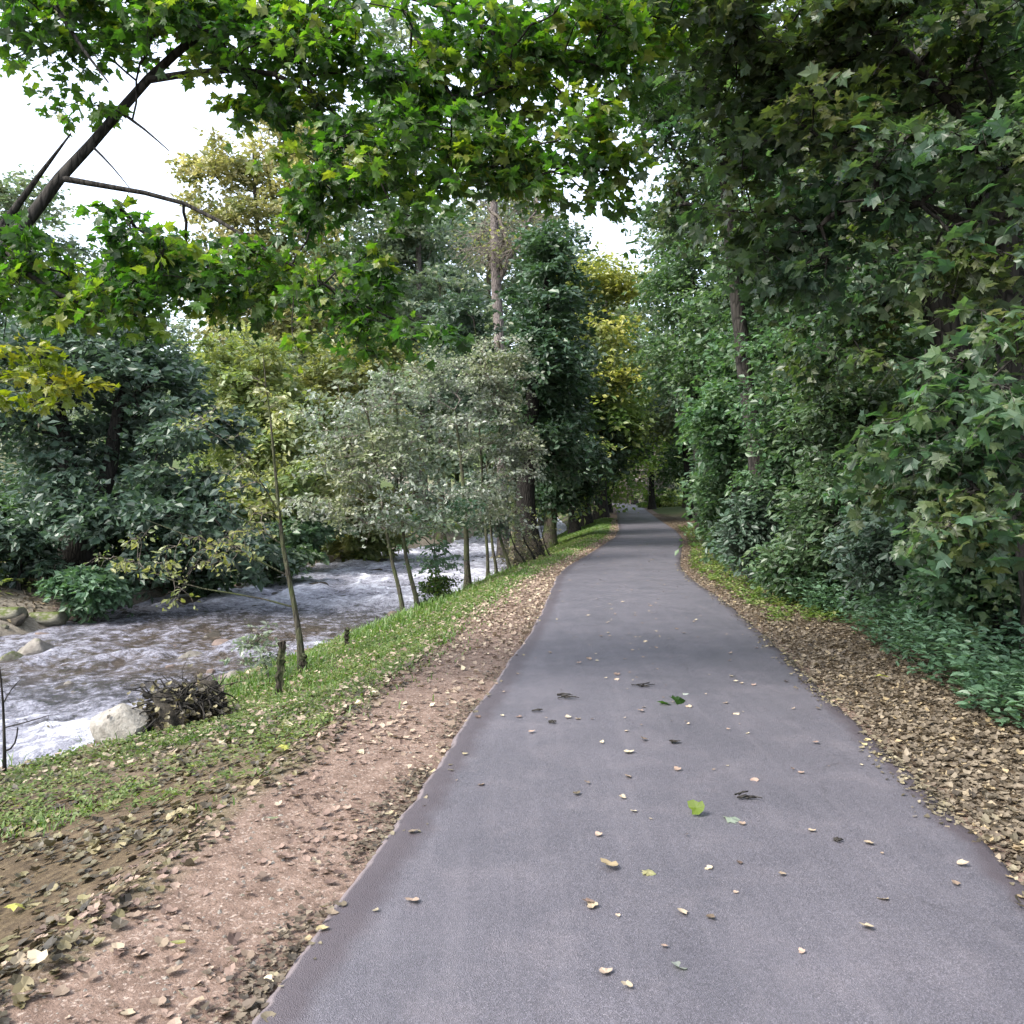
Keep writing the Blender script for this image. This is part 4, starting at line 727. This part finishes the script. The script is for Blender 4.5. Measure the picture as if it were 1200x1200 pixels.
# grass on the left verge
rs = np.random.RandomState(15)
def grass(name, n, y0, y1, lo, hi, hgt, seed, dens):
    rs = np.random.RandomState(seed); y = y0*(y1/y0)**rs.rand(n); a = PC(y)-HW; bnd = NB(y)
    dd = np.interp(y, [2, 5, 8, 14, 20, 60], [.75, .95, .95, .8, .5, .4]); x = a-dd*lo-(a-dd*lo-bnd+.1)*rs.rand(n)**hi+.22*rs.randn(n)*(rs.rand(n) < .4)
    den = fbm(x*1.3, y*1.3, 51); k = (den+rs.rand(n)*.35 > dens(x, y)) & (x > FB(y)+1)
    x, y = x[k], y[k]; n = len(x); z = H(x, y); h = hgt*(.4+.9*rs.rand(n))*(.7+.9*fbm(x*.8, y*.8, 53))*(1+y*.012); w_ = .0035*(1+y*.12)
    az = rs.rand(n)*6.3; dx, dy = np.cos(az), np.sin(az); ln = .3+.7*rs.rand(n)
    A = np.stack([x, y, z-.01], -1); wv = np.stack([-dy, dx, 0*dx], -1)*w_[:, None]; l = np.stack([dx, dy, 0*dx], -1)*(h*ln)[:, None]
    m_ = A+l*.35+np.stack([0*h, 0*h, h*.6], -1); t_ = A+l+np.stack([0*h, 0*h, h*(1-.25*ln)], -1)
    V = np.stack([A-wv, A+wv, m_-wv*.8, m_+wv*.8, t_], 1).reshape(-1, 3); b = (np.arange(n)*5)[:, None, None]
    F = (np.array([[0, 1, 3], [0, 3, 2], [2, 3, 4]])[None]+b).reshape(-1, 3)
    v = np.clip(.45+.6*(fbm(x*.9, y*.9, 55)-.5)+.22*rs.randn(n), 0, 1)
    put(name, mesh_np(name, V, tris=F, mat=M['grass'], attrs={'v': np.repeat(v, 5)}), label='short green grass on the bank between the dirt strip and the river', cat='grass', kind='stuff')
grass('grass', 122000, 3.0, 60, .95, 1.0, .045, 1, lambda x, y: .46+.45*sstep(9.0, 5.6, y-.25*(PC(y)-HW-x))+.25*sstep(4.6, 3.6, y))
grass('long_grass', 7000, 8, 22, 2.2, .7, .13, 2, lambda x, y: .72)
# right verge grass tufts and nettles
def groundleaves(name, label, n, xf, y0, y1, hmax, leaf, mat, seed, tpl=TO, per=16, cat='ground cover'):
    rs = np.random.RandomState(seed); y = y0*(y1/y0)**rs.rand(n); x = xf(y, rs.rand(n), rs); k = fbm(x*1.1, y*1.1, 61)+.25*rs.rand(n) > .42; x, y = x[k], y[k]; n = len(x)
    z = H(x, y); h = hmax*(.35+.75*rs.rand(n))*(.6+.8*fbm(x*.7, y*.7, 63)); N_ = n*per
    sx = np.repeat(x, per); sy = np.repeat(y, per); sz = np.repeat(z, per); t = rs.rand(N_)**.7; a = rs.rand(N_)*6.3; hh = np.repeat(h, per)
    lean = np.repeat(rs.randn(n, 2)*.25, per, 0); P = np.stack([sx+lean[:, 0]*hh*t, sy+lean[:, 1]*hh*t, sz+hh*t+.01], -1)
    D_ = np.stack([np.cos(a), np.sin(a), -.15+.3*rs.randn(N_)], -1); Nr = np.stack([-.3*np.cos(a), -.3*np.sin(a), np.ones(N_)], -1)+rs.randn(N_, 3)*.25
    P += D_*.02; v = np.clip(.5+.25*np.repeat(rs.randn(n), per)+.18*rs.randn(N_), 0, 1)
    put(name, leaves_mesh(name, tpl, P, D_, Nr, leaf*(.6+.7*rs.rand(N_))*(1+.02*sy), v, M[mat]), label=label, cat=cat, kind='stuff')
groundleaves('nettles', 'pale green nettles growing along the foot of the right hedge', 4000, lambda y, u, rs: PC(y)+HW+.95+.5*(fbm(y*.7, y*0, 66)-.5)+u**1.2*3.2, 3.6, 34, .55, .07, 'nettle', 71, per=13)
groundleaves('undergrowth', 'dark leafy undergrowth beneath the trees on the right', 3000, lambda y, u, rs: PC(y)+HW+2.6+u*7, 3.5, 60, .6, .12, 'bluegreen', 72, per=11, tpl=TQ)
groundleaves('bank_weeds', 'low broad-leaved weeds in the grass of the near bank', 7000, lambda y, u, rs: PC(y)-HW-1.0-u*(PC(y)-HW-1.0-NB(y)), 5, 45, .06, .034, 'grass', 73, per=8, tpl=TQ)
groundleaves('far_bank_plants', 'mixed low plants and leaves covering the far bank', 4200, lambda y, u, rs: FB(y)-1.2-u*9, 9, 60, .45, .13, 'lime', 74, per=9, tpl=TQ)
groundleaves('far_bank_scrub', 'dull green scrub on the slope beyond the far bank', 3000, lambda y, u, rs: FB(y)-5-u*22, 14, 90, 1.2, .22, 'bluegreen', 75, per=12, tpl=TQ)
groundleaves('right_verge_weeds', 'thin grass and weeds at the edge of the right litter strip', 900, lambda y, u, rs: PC(y)+HW+.25+u*1.1, 11, 45, .12, .055, 'grass', 76, per=9, tpl=TQ)

# fallen leaves
def litter(name, label, n, x, y, z, size, mat, seed, npick, grp, plab, tilt=.45, tpl=(TC, TCL), vbase=.5):
    """the leaves that show largest are things of their own, the rest is stuff"""
    rs = np.random.RandomState(seed); n = len(x); S = size*(.35+1.1*rs.rand(n)**1.4); a = rs.rand(n)*6.3
    gn = np.tile([0, 0, 1.], (n, 1)) if z is not None else ground_normals(x, y)
    zz = H(x, y) if z is None else z
    Nr = unit(gn+rs.randn(n, 3)*tilt*.6); D_ = np.stack([np.cos(a), np.sin(a), 0*a], -1)
    P = np.stack([x, y, zz+.004+S*.12*rs.rand(n)*min(1, tilt*2)+.15*S*tilt], -1); v = np.clip(vbase+.27*rs.randn(n), 0, 1)
    vis = (np.abs(x/np.maximum(y, .1)) < .6) & (y > 2.5)
    order = np.argsort(np.where(vis, y/S, 1e9)); pk = order[:npick]; rest = order[npick:]
    if npick:
        vm = [mesh_np('fallen_leaf', tpl[0][0], tris=tpl[0][1], mat=M[mat], attrs={'v': np.full(len(tpl[0][0]), k/7.)}) for k in range(8)]
        X_ = unit(np.cross(D_, Nr)); Y_ = unit(np.cross(Nr, X_))
        for i in pk:
            o = put('fallen_leaf', vm[int(v[i]*7.99)], None, plab, 'leaf', grp); s = S[i]
            o.matrix_basis = Matrix([[X_[i, r]*s, Y_[i, r]*s, Nr[i, r]*s, P[i, r]] for r in range(3)]+[[0, 0, 0, 1]])
    if len(rest): put(name, leaves_mesh(name, tpl[1], P[rest], D_[rest], Nr[rest], S[rest], v[rest], M[mat]), label=label, cat='leaf litter', kind='stuff')
rs = np.random.RandomState(23)
# asphalt: scattered, more near the edges
n = 620; y = 2.6*(75/2.6)**(rs.rand(n)**.55); u = np.clip(rs.randn(n)*.5+.12, -.97, .97); x = PC(y)+u*HW
litter('asphalt_leaves', 'tiny leaves scattered on the far asphalt', n, x, y, PZS(x, y), .042, 'litter_pink', 1, 100, 'small pale leaves scattered on the asphalt', 'small pale leaf fallen on the asphalt path', .25, vbase=.65)
# along the asphalt edges
n = 1300; y = 2.6*(60/2.6)**rs.rand(n)**.8; sd_ = np.where(rs.rand(n) < .3, -1, 1); u = sd_*(1.03-np.abs(rs.randn(n))*.06); kk = fbm(y*2.2, sd_*3, 88) > .5; y, u = y[kk], u[kk]; n = len(y); x = PC(y)+u*HW
litter('edge_leaves', 'dry leaves lying along both edges of the asphalt', n, x, y, PZS(x, y), .04, 'litter', 2, 20, 'dry leaves on the asphalt edge', 'dry leaf lying on the edge of the asphalt', .3, vbase=.6)
# right litter strip
def uR(y, r): return PC(y)+HW-.03+(1.2+.5*(fbm(y*.6, y*0, 81)-.5))*r**.95
n = 43000; y = 3*(70/3)**rs.rand(n); x = uR(y, rs.rand(n))+.16*(fbm(y*2.4, y*0, 97)-.55)+rs.randn(n)*.12*(rs.rand(n) < .3)
litter('leaf_litter', 'thick tan leaf litter along the right side of the path', n, x, y, None, .041, 'litter', 3, 80, 'dry tan leaves of the right litter strip', 'dry tan leaf on top of the right litter strip', .6, vbase=.5)
# left dirt strip: sparse
n = 2600; y = 2.6*(16/2.6)**rs.rand(n); r = rs.rand(n); x = PC(y)-HW-.02-r**.8*1.1
k = fbm(x*2, y*1.2, 83)+.25*rs.rand(n) > .6; x, y = x[k], y[k]
litter('dirt_strip_leaves', 'curled leaves scattered on the reddish dirt strip left of the path', len(x), x, y, None, .043, 'litter_pink', 4, 40, 'curled leaves on the dirt strip', 'curled dry leaf on the reddish dirt strip', .5, vbase=.35, tpl=(TC, TC))
n = 3800; y = 2.6*(14/2.6)**rs.rand(n); x = PC(y)-HW+.02-np.abs(rs.randn(n))*.1; kk = fbm(y*1.6, 3., 95)+.2*rs.rand(n) > .58; y, x = y[kk], x[kk]; n = len(y)
litter('edge_debris', 'crumbled leaf debris along the left edge of the asphalt', n, x, y, H(x, y)+.004, .026, 'litter', 11, 0, '', '', .45, vbase=.35)
n = 2600; y = 2.6*(20/2.6)**rs.rand(n); x = PC(y)+HW-.02-np.abs(rs.randn(n))*.07; kk = fbm(y*1.6, 9., 96)+.2*rs.rand(n) > .55; y, x = y[kk], x[kk]; n = len(y)
litter('edge_debris', 'crumbled leaf debris spilling over the right edge of the asphalt', n, x, y, PZS(x, y), .03, 'litter', 12, 0, '', '', .5, vbase=.4)
n = 16000; y = 5*(70/5)**rs.rand(n); x = PC(y)-HW+.03-.75*rs.rand(n)**1.1*np.interp(y, [5, 12, 18, 60], [1.7, 1.4, 1.1, 1.3]); kk = rs.rand(n)+.7*(fbm(x*2, y*.8, 90)-.5) < np.interp(y, [5, 9, 14], [.05, .3, 1.2]); x, y = x[kk], y[kk]; n = len(x)
litter('left_verge_litter', 'pinkish brown leaf litter along the left edge of the far path', n, x, y, None, .05, 'litter_pink', 5, 0, '', '', .6, vbase=.45)
# near left bank: dense damp leaves
n = 16000; y = 2.6*(9/2.6)**rs.rand(n); x = PC(y)-HW-.75-rs.rand(n)*5.2
k = (fbm(x*1.4, y*1.4, 85)+.25*rs.rand(n)-.1*sstep(7.5, 5, y) > .40) & (x > NB(y)); x, y = x[k], y[k]
litter('bank_litter', 'damp olive brown leaves covering the bank at the lower left', len(x), x, y, None, .05, 'litter_dark', 6, 50, 'damp leaves on the lower left bank', 'damp olive brown leaf on the lower left bank', .5, vbase=.5, tpl=(TC, TC))
n = 5000; y = 6.5*(40/6.5)**rs.rand(n); aa = PC(y)-HW-.9; x = aa-(aa-NB(y))*rs.rand(n)**1.2
litter('grass_leaves', 'pale fallen leaves strewn over the grass of the near bank', n, x, y, H(x, y)+.03, .05, 'litter_pink', 7, 0, '', '', .5, vbase=.5)
n = 9000; y = 11*(32/11)**rs.rand(n); x = FB(y)-.3-rs.rand(n)*5
litter('far_bank_litter', 'pale leaves and debris on the far bank gravel', n, x, y, None, .085, 'litter', 8, 0, '', '', .7, vbase=.55)
n = 2500; y = 3*(40/3)**rs.rand(n); x = PC(y)+HW+1.6+rs.rand(n)*5
litter('wood_litter', 'dead leaves under the right hedge', n, x, y, None, .07, 'litter_dark', 9, 0, '', '', .6)
rs = np.random.RandomState(44); n = 900; y = 2.6*(12/2.6)**rs.rand(n); x = PC(y)-HW-.05-rs.rand(n)*1.0; z = H(x, y)
oc = np.array([(1, 0, 0), (0, 1, 0), (-1, 0, 0), (0, -1, 0), (0, 0, .7), (0, 0, -.7)]); of = np.array([(0, 1, 4), (1, 2, 4), (2, 3, 4), (3, 0, 4)])
sz = .004+.011*rs.rand(n)**3; V = np.stack([x, y, z], -1)[:, None]+oc[None]*(sz[:, None, None])*(.6+.8*rs.rand(n, 6, 1)); F = (of[None]+(np.arange(n)*6)[:, None, None]).reshape(-1, 3)
put('pebbles', mesh_np('pebbles', V.reshape(-1, 3), tris=F, mat=M['rock_pale']), label='tiny pebbles trodden into the reddish dirt strip', cat='pebbles', kind='stuff')
# the leaves and twigs on the asphalt that one can point to
def single(px, py, s, a, mat, v, label, tpl=TC, tilt=(0, 0), name='fallen_leaf', lift=0):
    g = gp(px, py); x, y = g[0], g[1]; z = float(PZS(x, y)); D_ = np.array([math.cos(a), math.sin(a), 0]); N_ = unit(np.array([tilt[0], tilt[1], 1.])); X_ = unit(np.cross(D_, N_)); Y_ = np.cross(N_, X_)
    me = mesh_np(name, tpl[0], tris=tpl[1], mat=M[mat], attrs={'v': np.full(len(tpl[0]), v)})
    o = put(name, me, None, label, 'leaf'); o.matrix_basis = Matrix([[X_[r]*s, Y_[r]*s, N_[r]*s, [x, y, z+.008+lift][r]] for r in range(3)]+[[0, 0, 0, 1]])
single(724, 1028, .085, 2.6, 'litter', .95, 'curled orange-brown leaf on the lower middle of the path', tilt=(.2, .1), lift=.006)
single(766, 1030, .075, 3.6, 'olive', .9, 'pale yellow-green maple leaf lying right of the orange-brown one', TM)
single(826, 964, .095, 2.2, 'maple_yellow', .2, 'upturned olive yellow leaf near the right half of the path', tilt=(-.5, -.9), lift=.02)
single(850, 968, .10, .1, 'silver', .6, 'pale grey-green leaf joined to the upturned olive leaf', TM, lift=.006)
single(798, 1150, .065, 1.4, 'silver', .9, 'pale whitish green leaf nearest the bottom of the photo on the path', tilt=(.4, .2))
single(1043, 1064, .05, 2, 'litter_pink', .95, 'small cream leaf alone on the right half of the path', tilt=(.1, .4))
single(732, 888, .07, .4, 'litter_pink', .95, 'cream leaf in the middle of the path, above the small brown one')
single(674, 938, .05, 1, 'litter', .3, 'small reddish brown leaf left of the middle of the path')
single(790, 829, .15, .6, 'maple', .1, 'dark green maple leaf sprawling on the asphalt', TM, tilt=(.3, -.5), lift=.02)
single(785, 829, .11, 3.4, 'maple', .2, 'green leaf tip folded under the sprawling dark green maple leaf', TM, tilt=(.3, .4))
single(800, 817, .08, 0, 'silver', .95, 'whitish leaf just behind the sprawling dark green leaf', TM)
single(785, 876, .08, .2, 'litter_dark', 0, 'black-brown damp leaf in front of the sprawling green leaf')
single(868, 840, .08, 2.9, 'litter_pink', .9, 'pale leaf right of the sprawling green leaf', TM)
single(1035, 800, .12, 1.2, 'yellow', .6, 'bright yellow leaf lying on the right litter strip', TM, lift=.05)
single(12, 1082, .08, 1.2, 'yellow', .7, 'orange-yellow leaf in the damp leaves at the lower left edge', TM) if False else None
def lone(x, y, s, mat, v, lab, tpl=TM):
    me = mesh_np('fallen_leaf', tpl[0], tris=tpl[1], mat=M[mat], attrs={'v': np.full(len(tpl[0]), v)}); o = put('fallen_leaf', me, None, lab, 'leaf', loc=(x, y, float(H(x, y))+.035)); o.scale = (s, s, s); o.rotation_euler = (.2, -.2, x*7)
g = gp(14, 1082, -.25); lone(g[0], g[1], .085, 'yellow', .8, 'orange-yellow leaf in the damp leaves at the lower left edge')
g = gp(337, 884, -.1); lone(g[0], g[1], .09, 'yellow', .7, 'bright yellow leaf in the grass at the edge of the dirt strip')
g = gp(200, 1112, 0); lone(g[0], g[1], .07, 'olive', .8, 'yellow-green leaf alone on the lower dirt strip', TC)
g = gp(48, 1150, -.05); lone(g[0], g[1], .075, 'litter_pink', .97, 'pale cream leaf at the lower left corner of the dirt strip', TC)
g = gp(312, 968, -.02); lone(g[0], g[1], .08, 'silver', .9, 'pale leaf on the middle of the dirt strip', TC)
def twigs(px, py, s, seed, label, mat='bark_dark'):
    rs = np.random.RandomState(seed); g = gp(px, py); z = float(PZS(g[0], g[1])); n = 6
    st = rs.randn(n, 3)*s*.12; a = rs.randn(n)*.5; d = np.stack([np.cos(a), np.sin(a), .12*rs.rand(n)], -1)*s*(.35+.5*rs.rand(n, 1)); st -= d/2; st[:, 2] = np.abs(st[:, 2])*.4+.006
    P = np.stack([st, st+d*.5+rs.randn(n, 3)*s*.04*[1, 1, .3]+[0, 0, .006], st+d], 1); V, Q = tubes(P, np.tile([[.005, .004, .0025]], (n, 1)), 5)
    put('broken_twig', mesh_np('broken_twig', V, quads=Q, mat=M[mat], smooth=True), None, label, 'twig', loc=(g[0], g[1], z))
twigs(875, 942, .14, 1, 'dark broken twig lying above the upturned olive leaf')
twigs(664, 821, .2, 2, 'dark twig with curled ends on the left half of the path')
twigs(755, 808, .18, 3, 'thin dark twig in the middle of the path behind the green leaf')
twigs(630, 837, .1, 4, 'short dark twig near the left edge of the path')
twigs(648, 851, .08, 5, 'short dark twig just in front of the other left-hand twigs')
twigs(985, 992, .05, 6, 'tiny dark twig on the right half of the path')
# each tree of the wood is told by what it stands behind
marks = [(-60, 'at the far left edge'), (60, 'behind the left-edge bushes'), (230, 'behind the twin-trunk tree'), (345, 'behind the golden tree'), (450, 'behind the olive willows'), (560, 'behind the silvery saplings'),
         (620, 'behind the bare lilac-twigged tree'), (700, 'behind the dark riverside trunks'), (765, 'past the end of the path'), (840, 'beside the far hedge'), (900, 'behind the slender grey trunk'), (1010, 'behind the middle hedge bushes'), (1150, 'behind the half hidden dark trunk'), (9e9, 'beyond the right-edge maple')]
bins = {}
for o in bpy.data.objects:
    if o.get('group') in (GRP, 'trees on the slope beyond the river'):
        px = 600+1000*o.location.x/max(o.location.y, 1); k = next(t for q, t in marks if px < q); bins.setdefault((k, o.get('group')), []).append(o)
for (k, g_), L_ in bins.items():
    L_.sort(key=lambda o: o.location.y); nm = ['nearest', 'second nearest', 'third nearest', 'fourth nearest', 'fifth nearest', 'sixth nearest', 'seventh nearest', 'eighth nearest', 'ninth nearest']
    for i, o in enumerate(L_):
        tone = 'pale green' if 'blue-green' in o['label'] or 'slope' in o['label'] else 'dark green' if 'dark' in o['label'] else 'light green'
        o['label'] = f'{tone} tree {k}' + ('' if len(L_) == 1 else f', {nm[min(i, 8)]} there') + (' beyond the river' if 'river' in g_ else '')
print('tris', sum(len(m.loops)-2*len(m.polygons) for m in bpy.data.meshes), 'objs', len(bpy.data.objects))
